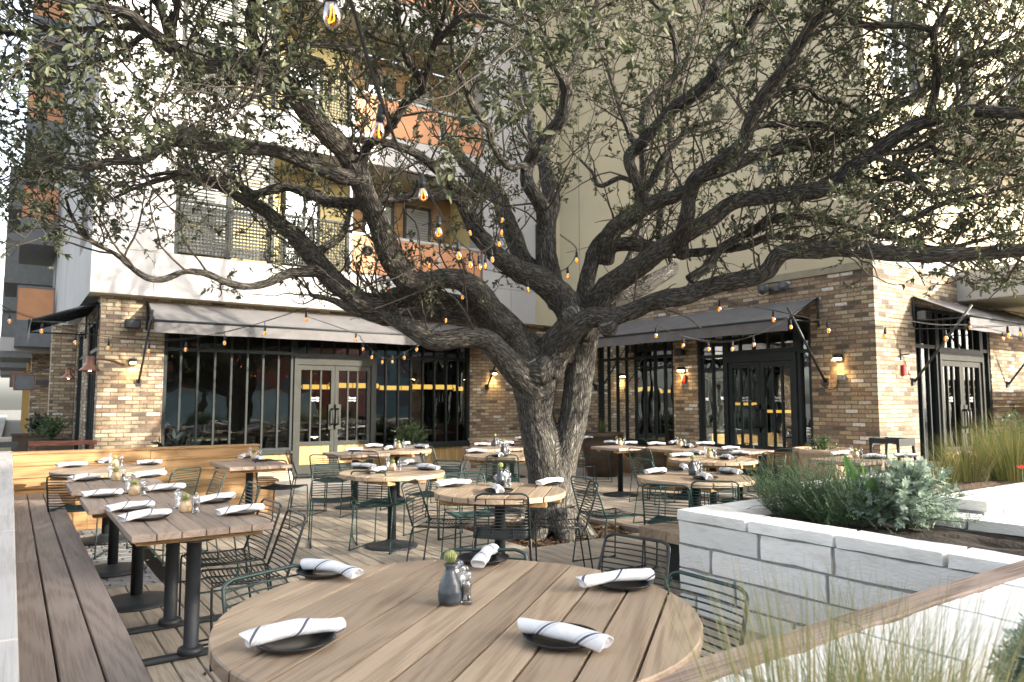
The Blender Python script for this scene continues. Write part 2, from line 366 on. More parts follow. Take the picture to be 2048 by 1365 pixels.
def napkinmat():
    m, t, p, o = newmat('striped_linen'); p.inputs['Roughness'].default_value = .95; p.inputs['Specular IOR Level'].default_value = .1
    at = N(t, 'ShaderNodeAttribute', attribute_name='rnd')
    fr = N(t, 'ShaderNodeMath', operation='FRACT'); L(t, at.outputs['Fac'], fr.inputs[0])
    W = (.68, .68, .70); B = (.09, .10, .13); G = (.33, .34, .38)
    rp = ramp(t, [(0, W), (.40, G), (.412, W), (.44, G), (.452, W), (.50, B), (.57, W), (.62, G), (.632, W), (.66, G), (.672, W)], 'CONSTANT')
    L(t, fr.outputs[0], rp.inputs[0]); L(t, rp.outputs[0], p.inputs['Base Color'])
    tc = N(t, 'ShaderNodeTexCoord'); nz = N(t, 'ShaderNodeTexNoise', i_Scale=45.0, i_Detail=4.0); L(t, tc.outputs['Object'], nz.inputs['Vector'])
    b = N(t, 'ShaderNodeBump', i_Strength=.35, i_Distance=.01); L(t, nz.outputs['Fac'], b.inputs['Height']); L(t, b.outputs[0], p.inputs['Normal'])
    return m
M['linen'] = napkinmat()
def barkmat():
    m, t, p, o = newmat('oak_bark'); p.inputs['Roughness'].default_value = .95; p.inputs['Specular IOR Level'].default_value = .1
    at = N(t, 'ShaderNodeAttribute', attribute_name='bk')
    v = N(t, 'ShaderNodeTexVoronoi', feature='DISTANCE_TO_EDGE', i_Scale=52.0); 
    nz = N(t, 'ShaderNodeTexNoise', i_Scale=20.0, i_Detail=5.0); L(t, at.outputs['Vector'], nz.inputs['Vector'])
    ad = N(t, 'ShaderNodeVectorMath', operation='MULTIPLY_ADD'); ad.inputs[1].default_value = (.05, .05, .05); L(t, nz.outputs['Color'], ad.inputs[0]); L(t, at.outputs['Vector'], ad.inputs[2])
    L(t, ad.outputs[0], v.inputs['Vector'])
    rp = ramp(t, [(0, (.036, .034, .031)), (.10, (.10, .094, .086)), (.3, (.192, .18, .163)), (.6, (.262, .246, .223))]); L(t, v.outputs['Distance'], rp.inputs[0])
    n2 = N(t, 'ShaderNodeTexNoise', i_Scale=11.0, i_Detail=7.0, i_Roughness=.8); L(t, at.outputs['Vector'], n2.inputs['Vector'])
    r2 = ramp(t, [(.60, (0, 0, 0)), (.66, (1, 1, 1))]); L(t, n2.outputs['Fac'], r2.inputs[0])
    n3 = N(t, 'ShaderNodeTexNoise', i_Scale=2.0, i_Detail=3.0); L(t, at.outputs['Vector'], n3.inputs['Vector'])
    r3 = ramp(t, [(.35, (.6, .6, .62)), (.65, (1.1, 1.08, 1.02))]); L(t, n3.outputs['Fac'], r3.inputs[0])
    mu = N(t, 'ShaderNodeMix', data_type='RGBA', blend_type='MULTIPLY'); mu.inputs[0].default_value = 1.0; L(t, rp.outputs[0], mu.inputs[6]); L(t, r3.outputs[0], mu.inputs[7])
    mx = N(t, 'ShaderNodeMix', data_type='RGBA'); L(t, r2.outputs[0], mx.inputs[0]); L(t, mu.outputs[2], mx.inputs[6]); mx.inputs[7].default_value = (.36, .36, .33, 1)
    L(t, mx.outputs[2], p.inputs['Base Color'])
    h = N(t, 'ShaderNodeMath', operation='MINIMUM', i_1=.35); L(t, v.outputs['Distance'], h.inputs[0])
    h2 = N(t, 'ShaderNodeMath', operation='MULTIPLY_ADD', i_1=.25); L(t, n2.outputs['Fac'], h2.inputs[0]); L(t, h.outputs[0], h2.inputs[2])
    b = N(t, 'ShaderNodeBump', i_Strength=1.0, i_Distance=.03); L(t, h2.outputs[0], b.inputs['Height']); L(t, b.outputs[0], p.inputs['Normal'])
    return m
M['bark'] = barkmat()
M['twig'] = plain('twig_bark', (.075, .062, .05), .95, var=.3, scale=20)
M['oakleaf'] = leafmat('oak_leaf', [(.040, .053, .032), (.070, .084, .049), (.112, .126, .074), (.16, .163, .095)], .22, .55)
M['rosemary'] = leafmat('rosemary_leaf', [(.022, .06, .03), (.05, .112, .05), (.11, .18, .095)], .15, .6)
M['silver'] = leafmat('silver_leaf', [(.18, .25, .19), (.27, .34, .27), (.36, .43, .35)], .2, .7)
M['grass'] = leafmat('grass_blade', [(.055, .085, .03), (.10, .13, .05), (.20, .18, .085), (.28, .23, .12)], .3, .7)
M['straw'] = leafmat('straw_blade', [(.11, .15, .055), (.20, .23, .09), (.36, .31, .16), (.46, .38, .22)], .35, .7)
M['bush'] = leafmat('bush_leaf', [(.03, .05, .02), (.07, .11, .045), (.14, .19, .09)], .2, .5)
M['darkleaf'] = leafmat('dark_leaf', [(.012, .018, .016), (.02, .03, .026), (.035, .045, .04)], .1, .4)
M['canna'] = leafmat('canna_leaf', [(.10, .20, .06), (.16, .28, .10)], .35, .4)
M['petal'] = plain('red_petal', (.65, .06, .03), .6)
M['stem'] = plain('plant_stem', (.085, .105, .055), .8)
M['moss'] = leafmat('ball_moss', [(.16, .16, .12), (.3, .3, .24)], .1, .8)
_ob = MB.build
def _build(s, name, mat, parent=None, off=True):
    o = _ob(s, name, mat, parent, off)
    if parent is not None: LOC[o.name] = LOC.get(parent.name, (0, 0, 0))
    return o
MB.build = _build

# ================================================================ GROUND
YA, XB, YC, XD = 13.75, 10.9, 5.883, 1.17
PX0, PX1, PY0, PY1 = 4.45, 6.17, 6.05, 7.72
m = MB(); m.quad((-150, -150, -.25), (150, -150, -.25), (150, 150, -.25), (-150, 150, -.25)); struct(m.build('ground', M['ground']))
m = MB(); m.box(9.3, 4.0, -.2, 30, YA+.3, -.004); m.box(.0, 11.8, -.2, 9.3, YA+.3, -.004)
struct(m.build('concrete_walk', M['conc']))
m = MB(); m.box(-5.2, -6, -.2, -.25, 90, -.03); struct(m.build('pavement', M['conc']))
m = MB(); m.box(-14, -30, -.22, -5.35, 130, -.14); struct(m.build('road', M['asph']))
m = MB(); m.box(-5.35, -30, -.22, -5.2, 130, -.012); struct(m.build('kerb', M['kerb']))
dk = MB(); bw = .1385
x = .42; i = 0
while x < 9.3:
    x1 = min(x+bw, 9.3)
    y = -3.0-random.random()*2
    while y < 11.8:
        y1 = min(y+random.choice((1.8, 2.4, 3.0, 3.6)), 11.8); segs = [(y, y1)]
        if x1 > PX0 and x < PX1:
            out = []
            for a, b in segs:
                if b <= PY0 or a >= PY1: out.append((a, b))
                else:
                    if a < PY0: out.append((a, PY0))
                    if b > PY1: out.append((PY1, b))
            segs = out
        if x < 1.15:
            segs = [(a, min(b, 6.7)) for a, b in segs if a < 6.7]
        for a, b in segs: dk.box(x, a+.0015, -.04+random.uniform(-.001, .001), x1-.008, b-.002, random.uniform(-.0015, .0015), .005)
        y = y1
    x += bw
struct(dk.build('deck', M['deck']))
m = MB()
m.box(PX1, PY0-.04, -.2, PX1+.035, PY1+.04, -.006); m.box(PX0-.035, PY0-.04, -.2, PX0, PY1+.04, -.006)
m.box(PX0, PY1, -.2, PX1, PY1+.035, -.006); m.box(PX0, PY0-.035, -.2, PX1, PY0, -.006)
m.box(.42, 6.7, -.2, 1.11, 6.72, -.01)
struct(m.build('deck_edge', M['bench']))
m = MB()
y = 6.73
while y < 10.6:
    x = .42-(.1 if int(round((y-6.73)/.105)) % 2 else 0)
    while x < 1.11:
        a, b = max(x, .42), min(x+.205, 1.11)
        if b-a > .02: m.box(a+.003, y+.003, -.06, b-.003, y+.102, random.uniform(-.012, -.008), .006)
        x += .21
    y += .105
m.box(.42, 6.73, -.2, 1.11, 10.6, -.02, rnd=.1)
struct(m.build('paving', M['paver']))
# mulch bed in the tree pit
g = 40; xs = np.linspace(PX0, PX1, g); ys = np.linspace(PY0, PY1, g); vs = []
for yy in ys:
    for xx in xs: vs.append((xx, yy, -.075+.05*noise.noise((xx*4, yy*4, 0))+.03*noise.noise((xx*14, yy*14, 3))+.07*math.exp(-((xx-5.25)**2+(yy-6.95)**2)/.25)))
fs = [(j*g+i, j*g+i+1, (j+1)*g+i+1, (j+1)*g+i) for j in range(g-1) for i in range(g-1)]
m = MB(); m.add(vs, fs, .5, True); tag(m.build('mulch_bed', M['mulch']), None, None, kind='structure')
m = MB()
for k in range(3200):
    xx, yy = rng.uniform(PX0, PX1), rng.uniform(PY0, PY1); z = -.06+.05*noise.noise((xx*4, yy*4, 0))+.03*noise.noise((xx*14, yy*14, 3))+.07*math.exp(-((xx-5.25)**2+(yy-6.95)**2)/.25)
    a = rng.uniform(0, 6.28); l, w_ = rng.uniform(.012, .05), rng.uniform(.004, .012); t = rng.uniform(-.4, .4)
    d = np.array([math.cos(a), math.sin(a), t])*l; e = np.array([-math.sin(a), math.cos(a), rng.uniform(-.5, .5)])*w_; c = np.array([xx, yy, z+.008])
    m.add([c-d-e, c+d-e, c+d+e, c-d+e], [(0, 1, 2, 3)], rng.random())
tag(m.build('wood_chips', M['chip']), 'brown bark chips and dead leaves around the oak trunk', 'mulch', kind='stuff')

# ================================================================ THE RESTAURANT BUILDING
bld = thing('restaurant_building', 'brick restaurant below white and beige stucco flats, behind the oak', 'building', (6, 14, 0))
class Fac:
    def __init__(s, ax, pos): s.ax, s.pos = ax, pos
    def box(s, m, a, b, z0, z1, d0, d1, bev=0, rnd=None):
        if s.ax == 'X': m.box(a, s.pos-d1, z0, b, s.pos-d0, z1, bev, rnd)
        else: m.box(s.pos-d1, a, z0, s.pos-d0, b, z1, bev, rnd)
    def pt(s, a, z, d): return (a, s.pos-d, z) if s.ax == 'X' else (s.pos-d, a, z)
FA, FB, FC, FD = Fac('X', YA), Fac('Y', XB), Fac('X', YC), Fac('Y', XD)
T = -.3
bk = MB()
FA.box(bk, XD, 2.156, -.2, 3.262, T, 0); FA.box(bk, 8.40, XB+.3, -.2, 3.262, T, 0); FA.box(bk, 2.156, 8.40, 2.93, 3.262, T, 0)
FB.box(bk, 12.30, YA, -.2, 3.262, T, 0); FB.box(bk, 9.41, 10.03, -.2, 2.9, T, 0); FB.box(bk, YC, 6.99, -.2, 3.64, T, 0)
FB.box(bk, 6.99, 12.3, 2.9, 3.64, T, 0); FB.box(bk, 12.30, YA, 3.262, 3.64, T, 0)
FC.box(bk, XB+.3, 12.10, -.2, 3.64, T, 0); FC.box(bk, 14.86, 24, -.2, 3.64, T, 0); FC.box(bk, 12.1, 14.86, 3.05, 3.64, T, 0)
DO = [(14.15, 15.9), (17.1, 18.6), (19.8, 20.9), (22.2, 23.6), (25, 26.2)]
y = YA+.3
for a, b in DO: FD.box(bk, y, a, -.2, 3.262, T, 0); FD.box(bk, a, b, 2.95, 3.262, T, 0); y = b
FD.box(bk, y, 28, -.2, 3.262, T, 0)
bk.build('brick_wall', M['brick'], bld)
# upper stucco
YU = 13.45
up = MB()
def ubox(m, x0, x1, z0, z1, y0=YU, y1=YA+.3): m.box(x0, y0, z0, x1, y1, z1)
ubox(up, .976, 2.2, 3.266, 14.2); ubox(up, 8.55, 10.0, 3.266, 14.2)
ubox(up, 2.2, 8.55, 3.266, 4.03); ubox(up, 2.2, 8.55, 6.33, 6.98); ubox(up, 2.2, 8.55, 9.4, 10.0); ubox(up, 2.2, 8.55, 12.5, 14.2)
up.box(.976, YA+.3, 3.266, 1.276, 14.6, 14.2); up.box(.976, 14.6, 3.266, 1.276, 16.3, 4.3); up.box(.976, 16.3, 3.266, 1.276, 19.0, 14.2)
up.box(.976, 14.6, 11.5, 1.276, 16.3, 14.2)
up.box(1.276, YA+.3, 3.27, 1.5, 19.0, 3.5)
up.build('stucco_wall', M['white'], bld)
m = MB(); m.box(1.10, 14.6, 4.3, 1.2, 16.3, 11.5); m.build('window', M['slate'], bld)
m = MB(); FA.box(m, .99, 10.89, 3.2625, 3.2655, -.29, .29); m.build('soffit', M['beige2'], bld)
be = MB()
be.box(10.0, YU+.2, 3.266, XB, YA+.3, 14.2)
be.box(XB, YC, 3.64, XB+.3, YA+.3, 14.2); be.box(XB+.3, YC, 3.64, 24, YC+.3, 5.0)
for x0, x1 in ((XB+.3, 11.6), (12.85, 14.0), (14.9, 16.2), (17.1, 24)): be.box(x0, YC, 5.0, x1, YC+.3, 14.2)
for x0, x1 in ((11.6, 12.85), (14.0, 14.9), (16.2, 17.1)):
    be.box(x0, YC, 5.0, x1, YC+.3, 6.6); be.box(x0, YC, 8.4, x1, YC+.3, 14.2)
be.build('beige_wall', M['beige'], bld)
m = MB()
for zz in (5.05, 8.3, 11.4): m.box(XB-.006, YC+.01, zz, XB-.001, YA-.35, zz+.02)
for yy in (7.4, 9.2, 11.2, 12.9): m.box(XB-.006, yy, 3.75, XB-.001, yy+.018, 14.0)
for xx in (1.9, 5.1, 9.3): m.box(xx, YU-.003, 3.27, xx+.012, YU-.0005, 4.02)
for zz in (4.02, 6.97, 9.98): m.box(.98, YU-.003, zz, 2.19, YU-.0005, zz+.015); m.box(8.56, YU-.003, zz, 9.99, YU-.0005, zz+.015)
m.box(XB-.035, YC-.02, 3.56, XB-.002, YA, 3.68)
m.build('control_joint', M['joint'], bld)
m = MB(); m.box(XB, YC-.03, 3.66, 13.62, YC-.002, 4.02); m.build('stucco_band', M['white'], bld)
# windows in the right-hand upper wall
for x0, x1 in ((11.6, 12.85), (14.0, 14.9), (16.2, 17.1)):
    f = MB()
    for a, b in ((x0, x0+.06), (x1-.06, x1), ((x0+x1)/2-.03, (x0+x1)/2+.03)): f.box(a, YC+.1, 6.6, b, YC+.18, 8.4)
    f.box(x0, YC+.1, 6.6, x1, YC+.18, 6.66); f.box(x0, YC+.1, 8.34, x1, YC+.18, 8.4)
    f = f.build('window', M['grey'], bld)
    p = MB(); p.quad((x0, YC+.14, 6.6), (x1, YC+.14, 6.6), (x1, YC+.14, 8.4), (x0, YC+.14, 8.4)); p.build('pane', M['glass_up'], f)
    p = MB(); p.box(x0+.02, YC+.2, 6.6, x1-.02, YC+.24, 8.38); p.build('blind', M['blind'], f)
f = MB(); f.box(10.12, YU+.17, 4.6, 10.3, YU+.198, 5.7); f.build('slot_window', M['darkmetal'], bld)
f = MB(); f.box(XB-.02, 7.5, 5.55, XB-.002, 7.9, 5.75); f.build('vent_grille', M['slate'], bld)
# right balcony
bal = MB(); bal.box(13.65, 3.6, 3.24, 24, YC-.002, 3.77); bal = bal.build('balcony', M['white'], bld)
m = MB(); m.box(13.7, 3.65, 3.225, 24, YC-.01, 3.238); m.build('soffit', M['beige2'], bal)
bal = MB(); bal.box(13.65, 3.7, 6.25, 24, YC-.002, 6.6); bal = bal.build('balcony', M['white'], bld)
m = MB()
for k in range(9): m.tube([(13.7, 3.75, 6.68+k*.11), (20, 3.75, 6.68+k*.11)], .006, 4); m.tube([(13.7, 3.75, 6.68+k*.11), (13.7, YC-.02, 6.68+k*.11)], .006, 4)
for k in range(8): m.box(13.68+k*.9, 3.73, 6.6, 13.72+k*.9, 3.77, 7.65)
m.tube([(13.7, YC-.02, 7.65), (13.7, 3.75, 7.65), (20, 3.75, 7.65)], .022, 6); m.build('railing', M['darkmetal'], bal)
# recessed balconies of the white wall
for lv, (z0, z1, zr) in enumerate(((4.03, 6.33, 4.87), (6.98, 9.4, 7.83), (10.0, 12.5, 10.85))):
    for bb in ((2.2, 14.95, 6.0, 15.1), (2.06, YA+.3, 2.2, 15.1), (8.55, YA+.3, 8.7, 15.1)): rw = MB(); rw.box(bb[0], bb[1], z0-.3, bb[2], bb[3], z1+.3); rw.build('recess_wall', M['yellow'], bld)
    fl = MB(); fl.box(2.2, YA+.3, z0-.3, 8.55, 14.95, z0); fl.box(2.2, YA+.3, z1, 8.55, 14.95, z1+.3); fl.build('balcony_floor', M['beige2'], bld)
    sd = MB()
    for k in range(16): sd.box(6.0, 14.95, z0+k*.15, 8.55, 15.0+.1, z0+k*.15+.143, rnd=.5); 
    sd.build('siding', M['siding'], bld)
    for (a, b) in ((2.5, 3.5), (4.5, 5.3), (6.3, 7.05), (7.3, 8.0)):
        f = MB()
        for q0, q1 in ((a, a+.06), (b-.06, b)): f.box(q0, 14.90, z0+.3, q1, 14.949, z0+2.0)
        f.box(a, 14.9, z0+1.95, b, 14.949, z0+2.0); f.box(a, 14.9, z0+.3, b, 14.949, z0+.35); f.box(a+.06, 14.9, z0+1.1, b-.06, 14.949, z0+1.15)
        f = f.build('window', M['frame2'], bld)
        p = MB()
        if a in (4.5, 6.3): p.box(a+.06, 14.925, z0+.35, b-.06, 14.945, z0+1.95); p.build('pane', M['glass_up'], f)
        else:
            for k in range(26): p.box(a+.06, 14.92, z0+.37+k*.06, b-.06, 14.948, z0+.41+k*.06)
            p.build('blind', M['blind'], f)
    b = MB(); b.box(5.46, YU+.04, z0+.03, 7.42, YU+.08, zr-.05); b.box(7.47, YU+.04, z0+.03, 8.50, YU+.08, zr-.05); b = b.build('balcony_panel', M['orange'], bld)
    m = MB(); m.box(5.40, YU+.02, zr-.05, 8.549, YU+.1, zr); m.box(7.42, YU+.03, z0, 7.47, YU+.09, zr-.05); m.box(5.40, YU+.02, z0, 5.46, YU+.1, z1 if lv == 0 else zr-.05); m.build('rail', M['grey'], b)
    s = MB()
    for k in range(53): s.box(2.27+k*.06, YU+.05, z0+.05, 2.288+k*.06, YU+.058, zr+.12)
    for k in range(16): s.box(2.27, YU+.059, z0+.05+k*.06, 5.40, YU+.066, z0+.068+k*.06)
    s = s.build('perforated_screen', M['frame2'], bld)
    m = MB()
    for xx in (2.2, 3.86, 4.6, 5.34): m.box(xx, YU+.02, z0, xx+.06, YU+.1, zr+.15)
    m.box(2.26, YU+.03, zr+.12, 5.34, YU+.09, zr+.16); m.build('screen_frame', M['frame2'], s)
    w_ = MB()
    for xx in (2.24, 3.1, 3.86): w_.box(xx, YU+.2, z0, xx+.08, YU+.28, z1)
    w_.box(2.2, YU+.2, z1-.1, 3.9, YU+.28, z1); w_ = w_.build('screen_window', M['frame2'], bld)
    p = MB()
    for k in range(34): p.box(2.32, YU+.23, z0+.1+k*.066, 3.86, YU+.25, z0+.14+k*.066)
    p.build('blind', M['blind'], w_)

# ---- shop fronts
def window(F, a, b, n, z0, z1, zt, fm, name='window', thick=.035, panel=None):
    f = MB(); e = .06
    F.box(f, a, a+e, z0, z1, -.14, -.02); F.box(f, b-e, b, z0, z1, -.14, -.02); F.box(f, a+e, b-e, z0, z0+e, -.14, -.02); F.box(f, a+e, b-e, z1-e, z1, -.14, -.02)
    F.box(f, a+e, b-e, zt-.03, zt+.03, -.13, -.03)
    f = f.build(name, fm, bld); mu = MB()
    for k in range(1, n):
        s = a+(b-a)*k/n; F.box(mu, s-thick/2, s+thick/2, z0+e, zt-.03, -.115, -.045); F.box(mu, s-thick/2, s+thick/2, zt+.03, z1-e, -.115, -.045)
    if n > 1: mu.build('mullion', fm, f)
    g_ = MB(); g_.quad(F.pt(a+.02, z0+.02, -.08), F.pt(b-.02, z0+.02, -.08), F.pt(b-.02, z1-.02, -.08), F.pt(a+.02, z1-.02, -.08)); g_.build('pane', M['glass'], f)
    if panel:
        p = MB(); F.box(p, a, b, .165, z0-.052, -.14, -.06); p.build('wood_panel', panel, f)
        p = MB(); F.box(p, a, b, z0-.05, z0-.002, -.14, .02); p.build('sill', fm, f)
        p = MB(); F.box(p, a+.002, b-.002, -.1, .162, -.2, .05); p.build('stone_curb', M['kerb'], f)
    return f
def text(body, F, a, z, size, d, parent, mat):
    c = bpy.data.curves.new('lettering', 'FONT'); c.body = body; c.size = size; c.shear = .35; c.extrude = .0012; c.offset = .0016; c.align_x = 'CENTER'; c.space_line = .95
    t_ = bpy.data.objects.new('lettering_curve', c); COL.objects.link(t_)
    dg = bpy.context.evaluated_depsgraph_get(); dg.update(); me = bpy.data.meshes.new_from_object(t_.evaluated_get(dg)); bpy.data.objects.remove(t_)
    co = np.empty(len(me.vertices)*3); me.vertices.foreach_get('co', co); co = co.reshape(-1, 3)
    if F.ax == 'X': V = np.stack([a+co[:, 0], F.pos-d-co[:, 2], z+co[:, 1]], 1)
    else: V = np.stack([F.pos-d-co[:, 2], a-co[:, 0], z+co[:, 1]], 1)
    V -= np.array(LOC.get(parent.name, (0, 0, 0))); me.vertices.foreach_set('co', V.ravel()); me.update()
    me.materials.clear(); me.materials.append(mat)
    o = bpy.data.objects.new('lettering', me); COL.objects.link(o); o.parent = parent; return o
M['white_paint'] = plain('white_lettering', (.82, .82, .82), .6)
def double_door(F, a, b, z1, fm, panel, sides, lines, kick=.42):
    """two leaves between a and b, hung in one frame; sides: which way s runs in the picture"""
    f = MB(); F.box(f, a, a+.06, 0, z1+.14, -.15, .012); F.box(f, b-.06, b, 0, z1+.14, -.15, .012); F.box(f, a+.06, b-.06, z1, z1+.14, -.15, .012)
    f.build('door_frame', fm, bld)
    mid = (a+b)/2
    for q, (l, r) in enumerate(((a+.064, mid-.003), (mid+.003, b-.064))):
        e = .075; dm = MB()
        F.box(dm, l, l+e, .01, z1-.006, -.10, -.02); F.box(dm, r-e, r, .01, z1-.006, -.10, -.02)
        F.box(dm, l+e, r-e, z1-.10, z1-.006, -.10, -.02); F.box(dm, l+e, r-e, .62, .70, -.10, -.02); F.box(dm, l+e, r-e, .01, .26, -.10, -.02)
        d = dm.build('door', fm, bld)
        p = MB(); F.box(p, l+e, r-e, .262, .618, -.09, -.04); p.build('wood_panel', panel, d)
        mu = MB()
        for k in (1, 2): s = l+e+(r-l-2*e)*k/3; F.box(mu, s-.016, s+.016, .70, z1-.10, -.085, -.035)
        mu.build('mullion', fm, d)
        g_ = MB(); g_.quad(F.pt(l+e, .70, -.06), F.pt(r-e, .70, -.06), F.pt(r-e, z1-.1, -.06), F.pt(l+e, z1-.1, -.06)); g_.build('pane', M['glass'], d)
        hs = r-.05 if q == 0 else l+.05
        h = MB(); F.box(h, hs-.075, hs+.075, .93, 1.42, -.018, -.008)
        h.build('lock_plate', fm, d)
        h = MB(); h.tube([F.pt(hs, 1.03, -.01), F.pt(hs, 1.03, .05), F.pt(hs, 1.06, .065), F.pt(hs, 1.30, .065), F.pt(hs, 1.33, .05), F.pt(hs, 1.33, -.01)], .02, 8)
        h.build('handle', M['black'], d)
        c0 = l+e+(r-l-2*e)*(.5)
        text(lines[q], F, c0, 1.53, .05, -.055, d, M['white_paint'])
        if q == 0 and F is FA: text('PUSH TO OPEN\nEXIT', F, c0, .78, .026, -.055, d, M['white_paint'])
HRS = ('Sun-Wed\n5pm-10pm', 'Thurs-Sat\n5pm-11pm')
window(FA, 2.156, 4.45, 8, .545, 2.93, 2.40, M['frame'], panel=M['panel'])
window(FA, 6.10, 8.40, 8, .545, 2.93, 2.40, M['frame'], panel=M['panel'])
double_door(FA, 4.452, 6.098, 2.19, M['frame2'], M['panel'], 1, HRS)
window(FA, 4.452, 6.098, 6, 2.335, 2.93, 2.38, M['frame'], 'transom')
window(FB, 10.03, 12.30, 8, .62, 2.9, 2.40, M['frame'], panel=M['panel'])
window(FB, 8.76, 9.41, 2, .62, 2.9, 2.33, M['frame'], panel=M['panel']); window(FB, 6.99, 7.27, 1, .62, 2.9, 2.33, M['frame'], panel=M['panel'])
double_door(FB, 7.272, 8.758, 2.19, M['frame'], M['panel'], -1, (HRS[1], HRS[0]))
window(FB, 7.272, 8.758, 5, 2.335, 2.9, 2.38, M['frame'], 'transom')
window(FC, 12.10, 12.90, 3, .3, 3.05, 2.40, M['frame']); window(FC, 14.55, 14.86, 1, .3, 3.05, 2.40, M['frame'])
double_door(FC, 12.902, 14.548, 2.19, M['frame2'], M['panel'], 1, HRS)
window(FC, 12.902, 14.548, 6, 2.335, 3.05, 2.38, M['frame'], 'transom')
for k, (a, b) in enumerate(DO):
    window(FD, a, b, 2 if k else 4, .25 if k else .02, 2.95, 2.4, M['frame'], 'street_window')
# ---- rooms behind the glass
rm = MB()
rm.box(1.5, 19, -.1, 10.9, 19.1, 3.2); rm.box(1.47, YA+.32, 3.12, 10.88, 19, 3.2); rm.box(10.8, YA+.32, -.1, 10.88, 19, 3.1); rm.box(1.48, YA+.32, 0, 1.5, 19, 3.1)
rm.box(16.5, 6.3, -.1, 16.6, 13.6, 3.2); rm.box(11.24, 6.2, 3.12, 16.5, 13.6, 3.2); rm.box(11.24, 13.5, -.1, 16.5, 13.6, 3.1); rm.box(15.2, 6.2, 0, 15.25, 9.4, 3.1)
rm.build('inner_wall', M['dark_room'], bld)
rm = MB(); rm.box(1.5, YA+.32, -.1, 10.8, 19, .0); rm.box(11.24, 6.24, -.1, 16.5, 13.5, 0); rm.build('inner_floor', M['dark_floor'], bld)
# ---- awnings
def awning(F, a, b, zt, zr, zv, dep, mat, valmat=None, ends=(1, 1)):
    aw = MB(); nn = 14; th = .012
    for z_off in (0,):
        top = [F.pt(a, zt, .01), F.pt(b, zt, .01), F.pt(b, zr, dep), F.pt(a, zr, dep)]
        low = [F.pt(a, zt-th, .01), F.pt(b, zt-th, .01), F.pt(b, zr-th, dep), F.pt(a, zr-th, dep)]
        aw.add(top+low, [(0, 1, 2, 3), (7, 6, 5, 4), (0, 4, 5, 1), (2, 6, 7, 3), (1, 5, 6, 2), (3, 7, 4, 0)], .5)
    aw = aw.build('awning', mat, bld)
    v = MB(); n_ = 40; rows = []
    for j in range(n_+1):
        s = a+(b-a)*j/n_; wob = .006*math.sin(j*1.7)+.004*math.sin(j*.61)
        rows.append((F.pt(s, zr-.02, dep+.018), F.pt(s, zv+.004*math.sin(j*.9), dep+.018+wob)))
    for j in range(n_): v.quad(rows[j][0], rows[j+1][0], rows[j+1][1], rows[j][1])
    v.build('valance', valmat or mat, aw)
    r_ = MB(); r_.tube([F.pt(a-.02, zr, dep+.03), F.pt(b+.02, zr, dep+.03)], .018, 8)
    for e in (a, b): r_.tube([F.pt(e, zt, .02), F.pt(e, zr, dep)], .016, 6); r_.tube([F.pt(e, zr-.02, dep), F.pt(e, zr-.02, .02)], .014, 6); r_.tube([F.pt(e, zt, .025), F.pt(e, zr-.1, .025)], .02, 6)
    for k in range(1, 5): s = a+(b-a)*k/5; r_.tube([F.pt(s, zt-.03, .02), F.pt(s, zr-.03, dep)], .014, 6)
    r_.build('awning_frame', M['darkmetal'], aw)
    st = []
    for e, dx in ((a, -.1), (b, .1)):
        if (ends[0] if e == a else ends[1]):
            s_ = MB(); s_.tube([F.pt(e+dx*.9, 1.80, .03), F.pt(e+dx*.4, zr+.16, dep+.07)], .02, 8)
            F.box(s_, e+dx*.9-.04, e+dx*.9+.04, 1.74, 1.86, .002, .03); s_.build('awning_strut', M['darkmetal'], aw)
    return aw
awning(FA, 1.864, 8.75, 3.19, 2.80, 2.60, .84, M['fabric'])
awning(FB, 6.82, 12.28, 3.19, 2.80, 2.60, .84, M['fabric'])
awning(FC, 12.05, 15.4, 3.19, 2.80, 2.58, .84, M['fabric'])
awning(FD, 13.95, 16.3, 3.16, 2.80, 2.55, .95, M['fabric2'], M['fabric'], (0, 0))

# ---- fixtures on the walls
def wall_lamp(F, a, z, label):
    t = thing('wall_lamp', label, 'wall lamp', F.pt(a, z, 0), group='small lit downlights on the brick walls')
    m = MB(); F.box(m, a-.055, a+.055, z, z+.12, .002, .025, .004); F.box(m, a-.05, a+.05, z+.06, z+.12, .026, .14, .006); m.build('housing', M['black'], t)
    m = MB(); F.box(m, a-.042, a+.042, z+.035, z+.058, .035, .13, .004); m.build('diffuser', M['lamp'], t)
    l = bpy.data.lights.new('lamp_light', 'SPOT'); l.energy = 6; l.color = (1.0, .62, .22); l.spot_size = R(130); l.spot_blend = .8; l.shadow_soft_size = .04
    o = bpy.data.objects.new('lamp_light', l); COL.objects.link(o); o.parent = t; o.location = np.array(F.pt(a, z+.02, .085))-np.array(F.pt(a, z, 0))
def A_(px, py): return onY(px, py, YA)
def B_(px, py): return onX(px, py, XB)
def C_(px, py): return onY(px, py, YC)
p = A_(265, 726); wall_lamp(FA, p[0], p[2]-.05, 'lit black downlight on the brick pier left of the long awning')
p = A_(984, 748); wall_lamp(FA, p[0], p[2]-.05, 'lit black downlight on the brick wall just left of the trunk')
p = B_(1367, 742); wall_lamp(FB, p[1], p[2]-.05, 'lit black downlight on the narrow brick pillar above the fire alarm')
p = B_(1680, 718); wall_lamp(FB, p[1], p[2]-.05, 'lit black downlight on the dark brick wall above an outlet box')
